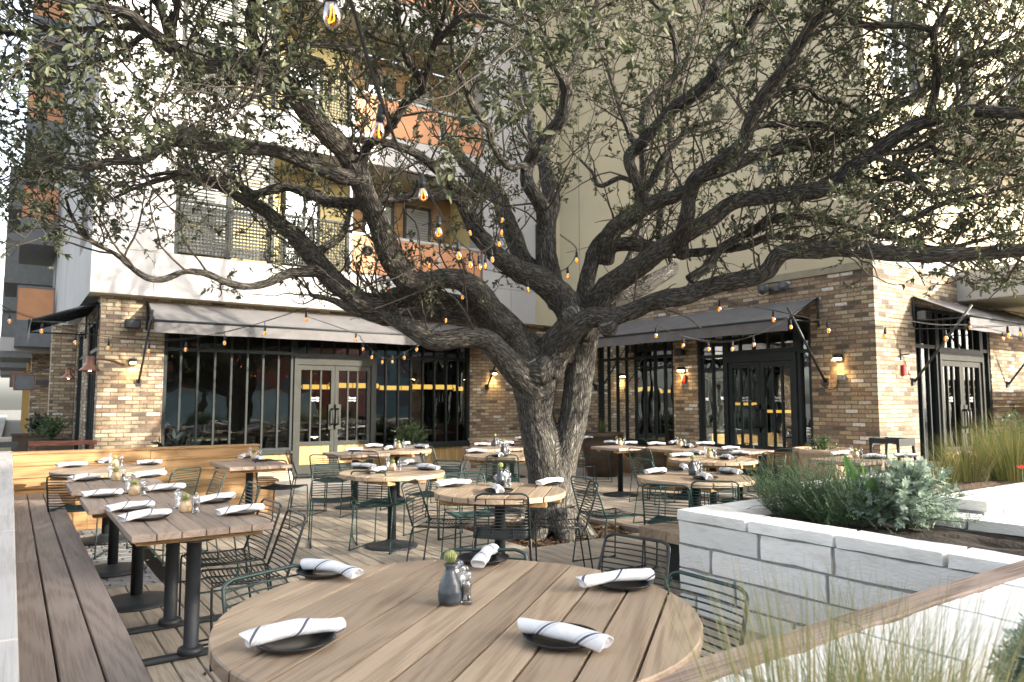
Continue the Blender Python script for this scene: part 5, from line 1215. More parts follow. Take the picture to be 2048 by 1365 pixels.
# ================================================================ TABLEWARE
def mk_plate():
    t = thing('plate', '', 'plate'); m = MB()
    m.lathe([(.0, .004), (.062, .004), (.088, .012), (.114, .021), (.119, .0245), (.121, .0225), (.117, .017), (.094, .006), (.066, 0), (.0, 0)], (0, 0, 0), 40); o = m.build('dish', M['plate'], t); return t
def mk_napkin(seed):
    """a rolled linen napkin lying along X"""
    r_ = np.random.default_rng(seed); m = MB(); n_, k_ = 28, 22; L_ = .298; vs = []; at = []
    for i in range(n_+1):
        u = i/n_; x = (u-.5)*L_; sag = .010*(abs(u-.5)*2)**2.2
        rad = .0275*(1+.10*math.sin(u*5+seed)+.06*math.sin(u*13+seed*2))*(1 if 0 < i < n_ else .96)
        for j in range(k_+1):
            th = 2*math.pi*j/k_; sp = 1.0+.10*math.cos(th*1-u*3.5+seed)+.05*math.sin(3*th+u*9)
            yy = rad*sp*1.22*math.cos(th); zz = max(rad*sp*.84*math.sin(th), -.018-.001*math.sin(u*20)); skew = .012*math.sin(th)*(1 if u > .5 else -1)*(abs(u-.5)*2)**3
            vs.append((x+skew+.006*math.cos(th*2)*(u in (0, 1)), yy, zz+.0215-sag)); at.append(u*2.0+th/(2*math.pi)*1.0+seed*.37)
    fs = [(i*(k_+1)+j, i*(k_+1)+j+1, (i+1)*(k_+1)+j+1, (i+1)*(k_+1)+j) for i in range(n_) for j in range(k_)]
    m.add(vs, fs, at, True)
    for e in (0, n_):           # the rolled ends: a spiral fold pulled slightly inwards
        b = np.array(vs[e*(k_+1):(e+1)*(k_+1)]); c = b.mean(0); sx = .012 if e == 0 else -.012; rings = [b]
        for q, dp in ((.86, -.2), (.72, .5), (.5, .3), (.3, .9), (.06, 1.0)): rings.append(c+(b-c)*q+np.array([sx*dp, 0, 0]))
        V_ = np.concatenate(rings); f_ = [(i*(k_+1)+j, i*(k_+1)+j+1, (i+1)*(k_+1)+j+1, (i+1)*(k_+1)+j) for i in range(5) for j in range(k_)]
        m.add(V_, f_, .1, True)
    # loose corner of the cloth
    m.add([(.03, .026, .012), (.10, .029, .010), (.115, .045, .003), (.07, .052, .001), (.028, .035, .004)], [(0, 1, 2, 3, 4)], .55)
    return m.build('napkin', M['linen'])
PLATE = mk_plate(); NAP = [mk_napkin(s) for s in range(5)]; nused = set(); pused = [0]
def place(tkey, where, pc, a, b, k=0):
    c = onz(*pc, TH); o = PLATE if not pused[0] else copy_tree(PLATE); pused[0] += 1
    o.location = (c[0], c[1], TH); o.rotation_euler = (0, 0, rng.uniform(0, 6)); o['group'] = 'black plates laid on the tables'
    o['label'] = 'black plate '+where
    pa, pb = onz(*a, TH+.03), onz(*b, TH+.03); d = (pb-pa)[:2]; L_ = np.linalg.norm(d); mid = (pa+pb)[:2]/2
    o = NAP[k] if k not in nused else NAP[k].copy()
    if k in nused: COL.objects.link(o)
    nused.add(k); off = mid-c[:2]; off *= min(1, .06/(np.linalg.norm(off)+1e-6))
    o.location = (c[0]+off[0], c[1]+off[1], TH+.0225); o.rotation_euler = (0, 0, math.atan2(d[1], d[0])); s = min(max(L_/.298, .82), 1.06); o.scale = (s, 1, 1)
    tag(o, 'rolled striped napkin '+where, 'napkin', 'rolled napkins on the plates')
W0 = 'of the very large near table'
place('T0', 'at near left '+W0, (591, 1291), (490, 1285), (681, 1252), 0); place('T0', 'at far left '+W0, (650, 1150), (608, 1130), (719, 1152), 1)
place('T0', 'at far side '+W0, (967, 1124), (952, 1133), (988, 1098), 2); place('T0', 'at far right '+W0, (1246, 1173), (1152, 1168), (1306, 1152), 3)
place('T0', 'at near right '+W0, (1122, 1285), (1048, 1255), (1211, 1292), 4)
W1 = 'of the long left bench table'
place('T1', 'at far left '+W1, (262, 1021), (214, 1020), (303, 1010), 1); place('T1', 'at near left '+W1, (298, 1039), (236, 1041), (339, 1025), 0)
place('T1', 'at far right '+W1, (429, 1005), (391, 1003), (467, 992), 3); place('T1', 'at near right '+W1, (480, 1028), (435, 1027), (523, 1017), 2)
place('T1b', 'at the bench side of the second left table', (205, 994), (164, 992), (243, 986), 4); place('T1b', 'at the chair side of the second left table', (331, 982), (294, 980), (369, 975), 2)
place('T1c', 'at the bench side of the third left table', (168, 962), (136, 960), (199, 952), 0); place('T1c', 'at the chair side of the third left table', (298, 955), (266, 954), (328, 948), 1)
W = 'of the corner-bench round table'
place('T1d', 'at left '+W, (142, 935), (114, 934), (174, 930), 3); place('T1d', 'at right '+W, (300, 930), (274, 928), (320, 927), 2); place('T1d', 'at far side '+W, (211, 926), (200, 928), (224, 922), 1)
W = 'of the trunk table'
place('T2', 'at left '+W, (903, 973), (877, 971), (940, 966), 0); place('T2', 'at right '+W, (1098, 970), (1069, 970), (1129, 961), 1); place('T2', 'at near side '+W, (998, 985), (985, 975), (998, 990), 2); place('T2', 'at far side '+W, (1002, 959), (994, 961), (1012, 956), 4)
W = 'of the green-chair round table'
place('T3', 'at far left '+W, (727, 937), (701, 935), (751, 939), 3); place('T3', 'at near side '+W, (754, 946), (741, 946), (771, 938), 2); place('T3', 'at far side '+W, (816, 930), (803, 932), (829, 924), 1); place('T3', 'at right '+W, (857, 940), (828, 934), (883, 939), 0)
W = 'of the far table by the doors'
place('T4', 'at left '+W, (748, 896), (730, 895), (764, 894), 0); place('T4', 'at near side '+W, (777, 900), (767, 901), (786, 895), 1); place('T4', 'at right '+W, (843, 897), (826, 893), (859, 896), 2); place('T4', 'at far side '+W, (812, 891), (804, 892), (820, 888), 3)
place('T4b', 'on the small square table by the doors', (708, 903), (692, 902), (720, 901), 4)
W = 'of the far bench-end table'
place('T5', 'at left '+W, (492, 917), (476, 917), (507, 912), 1); place('T5', 'at right '+W, (523, 923), (502, 912), (531, 923), 2)
W = 'of the half-hidden round table'
place('T6', 'at left '+W, (953, 907), (933, 905), (973, 905), 0); place('T6', 'at near side '+W, (1000, 914), (992, 908), (1002, 917), 3)
place('T6b', 'at left of the square table behind the trunk', (965, 893), (951, 891), (979, 891), 4); place('T6b', 'at right of the square table behind the trunk', (1013, 890), (1001, 889), (1023, 888), 1)
place('T6c', 'on the long table left of the trunk', (1040, 880), (1030, 879), (1048, 878), 2); place('T6c', 'on the long table right of the trunk', (1175, 879), (1165, 879), (1183, 878), 0)
W = 'of the dark square table'
place('T7', 'at left '+W, (1222, 889), (1211, 887), (1234, 888), 1); place('T7', 'at right '+W, (1259, 890), (1247, 889), (1271, 889), 3)
W = 'of the farthest right round table'
place('T8', 'at left '+W, (1313, 892), (1295, 891), (1330, 891), 0); place('T8', 'at far side '+W, (1347, 888), (1337, 889), (1357, 886), 2); place('T8', 'at near side '+W, (1380, 896), (1373, 892), (1388, 898), 1); place('T8', 'at right '+W, (1410, 891), (1391, 890), (1427, 890), 4)
W = 'of the middle right round table'
place('T9', 'at left '+W, (1363, 915), (1339, 914), (1383, 913), 3); place('T9', 'at far side '+W, (1394, 909), (1383, 906), (1404, 910), 2); place('T9', 'at near side '+W, (1456, 919), (1439, 912), (1470, 920), 1); place('T9', 'at right '+W, (1480, 911), (1461, 909), (1497, 910), 0)
W = 'of the nearest right round table'
place('T10', 'at left '+W, (1310, 948), (1286, 948), (1334, 942), 4); place('T10', 'at far side '+W, (1362, 941), (1358, 930), (1379, 943), 0); place('T10', 'at right '+W, (1462, 948), (1433, 942), (1485, 951), 2); place('T10', 'at near side '+W, (1411, 959), (1402, 948), (1422, 960), 3)
place('T11', 'on the small table before the shaded doors', (1461, 901), (1447, 900), (1477, 900), 1)
W = 'of the table beside the cream pot'
place('T12', 'at left '+W, (1678, 912), (1663, 912), (1696, 911), 2); place('T12', 'at right '+W, (1749, 918), (1730, 916), (1771, 917), 0)
place('T13', 'on the table half hidden by tall grass', (1810, 916), (1786, 915), (1834, 916), 3)

def mk_mill(fill):
    t = thing('grinder', '', 'grinder'); m = MB()
    m.lathe([(.023, 0), (.0235, .004), (.0235, .022), (.020, .030), (.0185, .045), (.020, .062), (.0225, .070), (.0185, .078), (.013, .084), (.018, .092), (.0215, .103), (.0205, .114), (.012, .122), (.0, .123)], (0, 0, 0), 22); m.build('body', M['acrylic'], t)
    m = MB(); m.lathe([(.0, .012), (.015, .012), (.0155, .04), (.016, .060), (.015, .068), (.0, .068)], (0, 0, 0), 14); m.build('filling', M[fill], t)
    m = MB(); m.lathe([(.004, .122), (.0085, .124), (.0095, .130), (.006, .135), (.0, .136)], (0, 0, 0), 14); m.build('knob', M['acrylic'], t); return t
def mk_vase():
    t = thing('bottle_vase', '', 'vase'); m = MB()
    m.lathe([(.040, .004), (.044, .02), (.045, .045), (.0435, .052), (.0425, .055), (.040, .075), (.030, .098), (.0205, .115), (.0175, .125), (.0175, .133), (.0245, .141), (.026, .145), (.021, .146), (.014, .136), (.013, .11)], (0, 0, 0), 28); m.build('body', M['ceramic'], t)
    m = MB(); m.lathe([(.036, 0), (.0395, .0035), (.040, .0041)], (0, 0, 0), 28); m.build('foot', M['rawclay'], t); return t
def mk_ball():
    t = thing('cactus_ball', '', 'cactus'); m = MB(); n_ = 40
    for k in range(10):
        a = math.pi*k/10; m.tube([(.022*math.cos(b)*math.cos(a), .022*math.cos(b)*math.sin(a), .022*math.sin(b)) for b in np.linspace(0, 2*math.pi, 25)[:-1]], .0022, 5, closed=True)
    m.build('rib_lattice', M['cactus'], t)
    m = MB(); m.sphere((0, 0, 0), .018, 14, 10); m.build('body', M['bush'], t)
    m = MB(); m.tube([(0, 0, -.045), (0, 0, -.018)], .004, 6); m.build('stem', M['stem'], t); return t
def mk_jar():
    t = thing('candle_jar', '', 'candle'); m = MB(); m.lathe([(.034, 0), (.040, .006), (.042, .03), (.040, .055), (.033, .068), (.033, .074), (.036, .077), (.036, .079), (.031, .079), (.031, .07), (.036, .054), (.036, .03)], (0, 0, 0), 24); m.build('jar', M['honey'], t)
    m = MB(); m.lathe([(0, .055), (.0345, .055), (.0345, .03)], (0, 0, 0), 18); m.build('wax', M['wax'], t); return t
MK = dict(salt=mk_mill('salt'), pepper=mk_mill('pepper'), vase=mk_vase(), ball=mk_ball(), jar=mk_jar()); mu_ = set()
GR = dict(salt='clear grinders on the tables', pepper='clear grinders on the tables', vase='small bottle vases on the tables', ball='cactus balls on the tables', jar='candle jars on the tables')
def ware(kind, px, py, label, dz=0.0, xy=None):
    o = MK[kind] if kind not in mu_ else copy_tree(MK[kind]); mu_.add(kind)
    c = onz(px, py, TH) if xy is None else xy
    o.location = (c[0], c[1], TH+dz); o.rotation_euler = (0, 0, rng.uniform(0, 6)); o['label'] = label; o['group'] = GR[kind]; return c
def centre(px, py, kind, where, sc=1.0):
    d = (py-800)/(.77)      # px per metre
    c = ware(kind, px, py, ('blue grey bottle vase ' if kind == 'vase' else 'pale candle jar ')+where)
    if kind == 'vase': ware('ball', 0, 0, 'cactus ball on the bottle vase '+where, .178, c)
    else: ware('ball', 0, 0, 'cactus ball on the candle jar '+where, .098, c)
    ware('salt', px+.052*d*(-1 if kind != 'vase' else 1), py-.025*d, 'salt grinder '+where); ware('pepper', px+.075*d, py+.008*d, 'pepper grinder '+where)
c = ware('vase', 900, 1209, 'blue grey bottle vase on the very large near table'); ware('ball', 0, 0, 'cactus ball standing in the vase on the very large near table', .172, c)
ware('salt', 921, 1194, 'salt grinder behind the pepper grinder on the very large near table'); ware('pepper', 932, 1208, 'pepper grinder with black corns on the very large near table')
centre(370, 1024, 'jar', 'on the long left bench table'); centre(268, 990, 'jar', 'on the second left bench table'); centre(231, 961, 'jar', 'on the third left bench table'); centre(229, 933, 'jar', 'on the corner-bench round table')
centre(1001, 972, 'vase', 'on the trunk table'); centre(785, 942, 'jar', 'on the green-chair round table'); centre(797, 897, 'jar', 'on the far table by the doors'); centre(508, 918, 'jar', 'on the far bench-end table')
centre(1007, 908, 'vase', 'on the half-hidden round table'); centre(990, 893, 'vase', 'on the square table behind the trunk'); centre(1240, 891, 'jar', 'on the dark square table'); centre(1361, 893, 'jar', 'on the farthest right round table')
centre(1419, 915, 'jar', 'on the middle right round table'); centre(1386, 951, 'vase', 'on the nearest right round table'); centre(1711, 915, 'jar', 'on the table beside the cream pot')
# a stacked high chair by the brick corner
p = onz(1768, 985, 0); p = np.array([9.75, 5.1, 0]); t = thing('high_chair', 'black wooden high chair by the brick corner behind a table', 'high chair', tuple(p), 0)
for sx in (-1, 1):
    for sy in (-1, 1):
        m = MB(); m.tube([p+np.array([sx*.25, sy*.25, 0]), p+np.array([sx*.19, sy*.17, 1.0])], .024, 4); m.build('leg', M['black'], t)
m = MB(); m.box(p[0]-.18, p[1]-.18, .52, p[0]+.18, p[1]+.18, .55, .004); m.build('seat', M['black'], t)
m = MB()
for s in (-1, 1):
    m.box(p[0]-.21, p[1]+s*.19-.012, .90, p[0]+.21, p[1]+s*.19+.012, 1.0); m.box(p[0]+s*.19-.012, p[1]-.178, .93, p[0]+s*.19+.012, p[1]+.178, .998)
    m.box(p[0]-.23, p[1]+s*.23-.01, .22, p[0]+.23, p[1]+s*.23+.01, .26)
m.build('backrest', M['black'], t)

# ================================================================ STRING LIGHTS
def mk_bulb():
    b = MB(); b.lathe([(.012, -.045), (.017, -.055), (.0225, -.075), (.0225, -.088), (.017, -.101), (.008, -.108), (.0, -.109)], (0, 0, 0), 16); return b.mesh('bulb')
BM = mk_bulb(); BM.materials.append(M['amber'])
b = MB(); b.lathe([(.006, .02), (.0125, .015), (.0135, -.02), (.016, -.022), (.016, -.032), (.0135, -.034), (.0135, -.047), (.0, -.047)], (0, 0, 0), 14); SM = b.mesh('socket'); SM.materials.append(M['black'])
b = MB(); b.tube(spline([(-.003, 0, -.05), (-.006, 0, -.075), (-.009, .004, -.093), (0, .009, -.098), (.009, .004, -.093), (.006, 0, -.075), (.003, 0, -.05)], 4), .0012, 5); FM = b.mesh('filament'); FM.materials.append(M['filament'])
def strand(label, path, bulbs, loc=None, drop=.05, second=True):
    """path: cord points (x, y, depth); bulbs: (x, y, depth) of the glass"""
    P = np.array([atd(*p) for p in path]); t = thing('string_light', label, 'string light', tuple(P[0]), group='strings of amber bulbs over the terrace')
    m = MB(); m.tube(spline(P, 8), .0042, 5)
    if second: m.tube(spline(P+np.array([0, 0, .018])*np.sin(np.linspace(0, 9, len(P)))[:, None], 8), .0022, 4)
    hang = []
    S = spline(P, 24)
    for bl in bulbs:
        c = atd(*bl); hang.append(c)
    for c in hang:
        top = c+np.array([0, 0, .095]); q = S[np.argmin(np.linalg.norm(S-top, axis=1))]; m.tube([q, top], .0042, 5)
    m.build('cord', M['cord'], t)
    L0 = np.array(LOC[t.name])
    for c in hang:
        rz = rng.uniform(0, 6); tl = (rng.uniform(-.12, .12), rng.uniform(-.12, .12), rz)
        o = bpy.data.objects.new('bulb', BM); COL.objects.link(o); o.parent = t; o.location = c+np.array([0, 0, .078])-L0; o.rotation_euler = tl
        for nm_, me_ in (('socket', SM), ('filament', FM)):
            s = bpy.data.objects.new(nm_, me_); COL.objects.link(s); s.parent = o
strand('string of large amber bulbs running overhead from the viewer to the oak', [(560, -330, 1.25), (690, -30, 1.75), (735, 120, 2.1), (770, 225, 2.45), (800, 300, 2.8), (838, 345, 3.2), (872, 410, 3.8), (890, 440, 4.2), (914, 478, 4.9), (940, 500, 5.6), (962, 505, 6.2), (985, 490, 6.8), (1003, 455, 7.3), (1008, 400, 7.8)],
  [(660, 28, 1.75), (762, 264, 2.45), (843, 391, 3.2), (877, 466, 4.0), (916, 512, 4.9), (940, 531, 5.5), (958, 535, 6.0), (971, 533, 6.4), (983, 520, 6.7), (997, 489, 7.1), (1003, 465, 7.3), (1004, 441, 7.4)])
strand('string of amber bulbs along the left awning to the oak', [(-20, 596, 8.8), (18, 620, 8.8), (84, 643, 8.9), (150, 664, 9.0), (217, 674, 9.1), (297, 680, 9.2), (372, 677, 9.3), (450, 664, 9.4), (528, 644, 9.4), (610, 617, 9.3), (680, 585, 9.2), (770, 560, 8.9)],
  [(18, 643, 8.8), (84, 663, 8.9), (150, 686, 9.0), (217, 697, 9.1), (298, 703, 9.2), (372, 700, 9.3), (450, 687, 9.4), (530, 667, 9.4), (612, 640, 9.3), (693, 606, 9.2), (775, 574, 9.0)])
strand('string of small amber bulbs sagging before the glass doors', [(610, 632, 10.5), (710, 668, 11), (724, 682, 11), (745, 702, 11), (765, 716, 11), (785, 718, 11), (808, 706, 11), (835, 690, 11), (890, 640, 10), (960, 600, 9)],
  [(712, 680, 11), (726, 699, 11), (745, 715, 11), (765, 725, 11), (785, 724, 11), (808, 716, 11), (835, 700, 11)])
strand('string of amber bulbs from the oak to the right awning end', [(1200, 520, 8.4), (1255, 600, 8.6), (1312, 650, 8.8), (1367, 672, 8.9), (1417, 682, 9.0), (1465, 682, 9.0), (1507, 672, 9.0), (1550, 652, 9.1), (1592, 628, 9.2)],
  [(1312, 672, 8.8), (1367, 692, 8.9), (1416, 699, 9.0), (1465, 699, 9.0), (1507, 690, 9.0), (1581, 655, 9.1)])
strand('string of amber bulbs running right past the brick corner', [(1385, 588, 7.6), (1440, 602, 7.8), (1547, 622, 7.9), (1655, 643, 7.9), (1771, 655, 7.9), (1891, 658, 7.8), (2016, 652, 7.6), (2120, 640, 7.4)],
  [(1440, 619, 7.8), (1547, 640, 7.9), (1655, 662, 7.9), (1771, 674, 7.9), (1891, 678, 7.8), (2016, 672, 7.6)])
strand('string of small amber bulbs before the right awning', [(1780, 636, 10), (1870, 650, 10.2), (1937, 650, 10.4), (2003, 664, 10.6), (2080, 690, 10.8)], [(1939, 656, 10.4), (2006, 678, 10.6), (2041, 668, 10.8)])
strand('string of amber bulbs wound among the oak limbs', [(1015, 420, 7.8), (1040, 520, 7.6), (1058, 562, 7.5), (1100, 548, 7.6), (1135, 535, 7.7), (1153, 500, 7.8), (1120, 470, 8.0)], [(1055, 580, 7.5), (1135, 553, 7.7), (1153, 521, 7.8), (938, 467, 7.4)])
strand('string of amber bulbs under the low left limbs', [(690, 590, 8.0), (775, 560, 7.8), (860, 580, 7.8), (892, 620, 7.9), (925, 590, 7.9), (860, 520, 7.6)], [(891, 642, 7.9), (925, 595, 7.9), (860, 532, 7.6)])
# ================================================================ STONE PLANTERS
def rough_block(m, x0, y0, z0, x1, y1, z1, face=None, amp=.009, n=9):
    """a hewn block: subdivided box with chipped edges"""
    rn = random.random(); sx, sy, sz = x1-x0, y1-y0, z1-z0; sd = rng.uniform(0, 99)
    def nn(l): return max(2, int(l/.035))
    def grid(o, u, v):
        a, b = nn(np.linalg.norm(u)), nn(np.linalg.norm(v)); vs = []
        c = np.array([(x0+x1)/2, (y0+y1)/2, (z0+z1)/2])
        for j in range(b+1):
            for i in range(a+1):
                p = o+u*i/a+v*j/b; q = p.copy()
                ex = min(p[0]-x0, x1-p[0]); ey = min(p[1]-y0, y1-p[1]); ez = min(p[2]-z0, z1-p[2]); e = sorted((ex, ey, ez))
                s = noise.noise(Vector(p*9)+Vector((sd, 0, 0)))*.6+noise.noise(Vector(p*26)+Vector((0, sd, 0)))*.4
                ed = math.exp(-e[1]/.012)
                q += (c-p)/np.linalg.norm(c-p)*(amp*1.1*(.5+s)+ed*amp*(.35+.75*max(0, s)))
                vs.append(q)
        m.add(vs, [(j*(a+1)+i, j*(a+1)+i+1, (j+1)*(a+1)+i+1, (j+1)*(a+1)+i) for j in range(b) for i in range(a)], rn, True)
    X, Y, Z = np.array([sx, 0, 0.]), np.array([0, sy, 0.]), np.array([0, 0, sz]); O = np.array([x0, y0, z0], float)
    grid(O, Z, Y); grid(O+X, Y, Z); grid(O, X, Z); grid(O+Y, Z, X); grid(O+Z, X, Y)
def stone_run(t, ax, lo, hi, a, b, z0, z1, out, rows=4, capw=(.0, .0), starts=None, cap=True, capj=None):
    """a wall: ax 'Y' runs along Y from lo to hi between x=a..b; blocks show on the side `out`"""
    w_ = MB(); bl = MB(); ct = .074; H_ = (z1-ct-z0)/rows
    ins = .012
    if ax == 'Y': w_.box(a+ins, lo+ins, z0, b-ins, hi-ins, z1-ct+.001)
    else: w_.box(lo+ins, a+ins, z0, hi-ins, b-ins, z1-ct+.001)
    w_.build('mortar_core', M['mortar'], t)
    for r_ in range(rows):
        s = hi; k = 0
        while s > lo+.02:
            L_ = rng.choice([.62, .78, .88, .52]) if k else (.16, .50, .30, .7)[r_ % 4]; s1 = max(s-L_, lo)
            zz0, zz1 = z0+r_*H_+.006, z0+(r_+1)*H_-.006
            for side in out:
                th = .03
                if ax == 'Y': rough_block(bl, (a if side < 0 else b-th), s1+.006, zz0, (a+th if side < 0 else b), s-.006, zz1)
                else: rough_block(bl, s1+.006, (a if side < 0 else b-th), zz0, s-.006, (a+th if side < 0 else b), zz1)
            s = s1; k += 1
    bl.build('wall', M['stone'], t)
    if cap:
        cp = MB(); s = hi
        while s > lo+.02:
            L_ = rng.choice([.62, .74, .56]); s1 = max(s-L_, lo)
            if s1-lo < .2: s1 = lo
            if ax == 'Y': rough_block(cp, a-.018, s1+.003, z1-ct, b+.012, s-.003, z1, amp=.011)
            else: rough_block(cp, s1+.003, a-.018, z1-ct, s-.003, b+.012, z1, amp=.011)
            s = s1
        cp.build('cap', M['stone'], t)
PZ = .71; c = onz(1350, 1018, PZ); PXa, PYb = c[0]+.012, c[1]-.01
t = thing('stone_planter', 'white limestone block planter in the right foreground holding rosemary', 'planter', (PXa+.5, PYb-1, 0)); pl1 = t
stone_run(t, 'Y', -.6, PYb, PXa, PXa+.26, -.05, PZ, (-1,))
stone_run(t, 'X', PXa+.275, PXa+1.55, PYb-.26, PYb, -.05, PZ, (1,))
stone_run(t, 'Y', -.6, PYb-.29, PXa+1.29, PXa+1.55, -.05, PZ, (-1, 1))
m = MB(); g = 24; vs = [(PXa+.2+1.15*i/g, -.6+(PYb-.2+.6)*j/g, PZ-.085+.03*noise.noise((i*.5, j*.5, 0))+.02*noise.noise((i*1.7, j*1.7, 4))) for j in range(g+1) for i in range(g+1)]
m.add(vs, [(j*(g+1)+i, j*(g+1)+i+1, (j+1)*(g+1)+i+1, (j+1)*(g+1)+i) for j in range(g) for i in range(g)], .5, True); m.build('soil', M['soil'], t)
t = thing('planter_bench', 'short thick-planked wooden bench built against the end of the white planter', 'bench', (4.9, 4.1, 0))
c = onz(1277, 1052, .45); m = MB()
for k in range(4): m.box(c[0], c[1]-.155*(k+1)+.005, .36, c[0]+1.3, c[1]-.155*k, .45, .005)
m.build('seat', M['teak'], t)
for xx in (c[0]+.22, c[0]+1.05): m = MB(); m.box(xx, PYb+.06, -.0, xx+.05, c[1]-.10, .355, .004); m.build('leg', M['castiron'], t)
# raised bed of grasses behind it
GX, GY = PXa+1.57, 2.32
t = thing('stone_planter', 'higher white stone bed behind the near planter holding tall grasses', 'planter', (GX+2, GY+1, 0))
stone_run(t, 'X', GX, 14, GY, GY+.34, -.05, .80, (-1,)); stone_run(t, 'Y', GY+.36, 3.45, GX, GX+.26, -.05, .80, (-1,)); stone_run(t, 'X', GX, 14, 3.47, 3.77, -.05, .80, (1,))
t2_ = None
m = MB(); m.box(GX+.05, GY-.34, .60, 14, GY-.012, .70, .008); m.build('step_block', M['stone'], t)
m = MB(); vs = [(GX+.2+8*i/g, GY+.25+.95*j/g, .70+.05*noise.noise((i*.7, j*.5, 9))) for j in range(g+1) for i in range(g+1)]
m.add(vs, [(j*(g+1)+i, j*(g+1)+i+1, (j+1)*(g+1)+i+1, (j+1)*(g+1)+i) for j in range(g) for i in range(g)], .5, True); m.build('soil', M['mulch'], t)
# near wall with a plank cap, closing the near table's corner
NY = 1.49
t = thing('stone_planter', 'low stone bed at the lower right corner with a plank rim, blurred grass in it', 'planter', (2.8, 1.2, 0))
stone_run(t, 'X', 1.28, PXa-.02, NY-.42, NY-.115, -.05, .735, (-1,)) 
m = MB(); m.box(1.15, NY-.11, -.05, PXa-.03, NY-.03, .69); m.build('plank_face', M['capx'], t)
m = MB(); m.box(1.12, NY-.105, .692, 2.4, NY+.012, .745, .005); m.box(2.404, NY-.105, .692, PXa-.022, NY+.012, .745, .005); m.build('plank_rim', M['capx'], t)
m = MB(); m.box(.62, .3, -.05, PXa-.03, NY-.43, .62); m.build('soil', M['soil'], t)

# ================================================================ PLANTS
def blade_strip(m, p, d, L_, w_, bend, n=4, rnd=.5):
    d = np.array(d, float); d /= np.linalg.norm(d); s = np.cross(d, [0, 0, 1.0]); s = s/(np.linalg.norm(s)+1e-6)
    if np.linalg.norm(s) < .5: a = rng.uniform(0, 6.28); s = np.array([math.cos(a), math.sin(a), 0])
    vs = []; q = np.array(p, float)
    for i in range(n+1):
        u = i/n; ww = w_*(1-u**1.6)+.0002; vs += [q-s*ww, q+s*ww]; d = d+bend/n; d /= np.linalg.norm(d); q = q+d*L_/n
    m.add(vs, [(2*i, 2*i+1, 2*i+3, 2*i+2) for i in range(n)], rnd)
    return q
def grass_clump(x, y, z, h, n, label, spread=.5, lean=(0, 0), w_=.0013, rad=.12, name='grass_clump', mat='grass'):
    m = MB()
    for k in range(n):
        a = rng.uniform(0, 6.28); r_ = rad*math.sqrt(rng.random()); o = np.array([math.cos(a), math.sin(a), 0])
        d = np.array([0, 0, 1.0])+o*rng.uniform(0, spread)*.6+np.array([lean[0], lean[1], 0]); b = o*rng.uniform(.2, 1.0)*spread+np.array([lean[0], lean[1], -.35])*rng.uniform(.4, 1.4)
        blade_strip(m, (x+o[0]*r_, y+o[1]*r_, z), d, h*rng.uniform(.55, 1.1), w_*rng.uniform(.7, 1.3), b, 5, rng.random())
    return tag(m.build(name, M[mat]), label, 'grass', 'clumps of feathery grass in the stone beds')
def rosemary(x, y, z, r_, h, n, label):
    t = thing('rosemary_bush', label, 'shrub', (x, y, z), group='rosemary bushes in the near planter'); st = MB(); nd = MB()
    for k in range(n):
        a = rng.uniform(0, 6.28); q = r_*math.sqrt(rng.random())*.55; p = np.array([x+q*math.cos(a), y+q*math.sin(a), z]); d = np.array([math.cos(a)*rng.uniform(.1, 1.2), math.sin(a)*rng.uniform(.1, 1.2), 1.0])
        d /= np.linalg.norm(d); L_ = h*rng.uniform(.55, 1.15); n_ = 9; pts = [p]; bend = np.array([0, 0, rng.uniform(-.14, .12)])
        for i in range(n_): d = d+bend+rng.normal(0, .09, 3); d /= np.linalg.norm(d); pts.append(pts[-1]+d*L_/n_)
        pts = np.array(pts); pts[:, 2] = np.maximum(pts[:, 2], z+.01); st.tube(pts, np.linspace(.0022, .001, n_+1), 3, caps=False); col = rng.random()*.6
        for i in range(1, n_*9):
            u = i/9; j = min(int(u), n_-1); c = pts[j]+(pts[j+1]-pts[j])*(u-j); dl = pts[j+1]-pts[j]; dl /= np.linalg.norm(dl)+1e-9
            e = rng.normal(0, 1, 3); e -= dl*(e@dl); e /= np.linalg.norm(e); v = dl*.75+e*.75; s = np.cross(v, e+.01); s /= np.linalg.norm(s)+1e-9; l = rng.uniform(.012, .022)
            nd.add([c-s*.0018, c+s*.0018, c+v*l], [(0, 1, 2)], min(1, col+rng.random()*.4))
    st.build('stem', M['stem'], t); nd.build('foliage', M['rosemary'], t); return t
def lobed(m, c, d, up, L_, rnd):
    """a deeply cut leaf: five or seven narrow lobes on a midrib"""
    d = d/np.linalg.norm(d); s = np.cross(d, up); s /= np.linalg.norm(s)+1e-9; nrm = np.cross(s, d)
    for u, a, l in ((.15, 1.0, .38), (.38, .85, .5), (.62, .7, .42), (.95, 0, .42)):
        for sg in ((1, -1) if a else (1,)):
            v = d*math.cos(a)+s*sg*math.sin(a)-nrm*.15; w2 = np.cross(v, nrm); o = c+d*L_*u*.7
            m.add([o, o+v*L_*l*.5+w2*L_*.085, o+v*L_*l, o+v*L_*l*.5-w2*L_*.085], [(0, 1, 2, 3)], rnd)
    m.add([c-s*.001, c+s*.001, c+d*L_*.7+s*.001, c+d*L_*.7-s*.001], [(0, 1, 2, 3)], rnd)
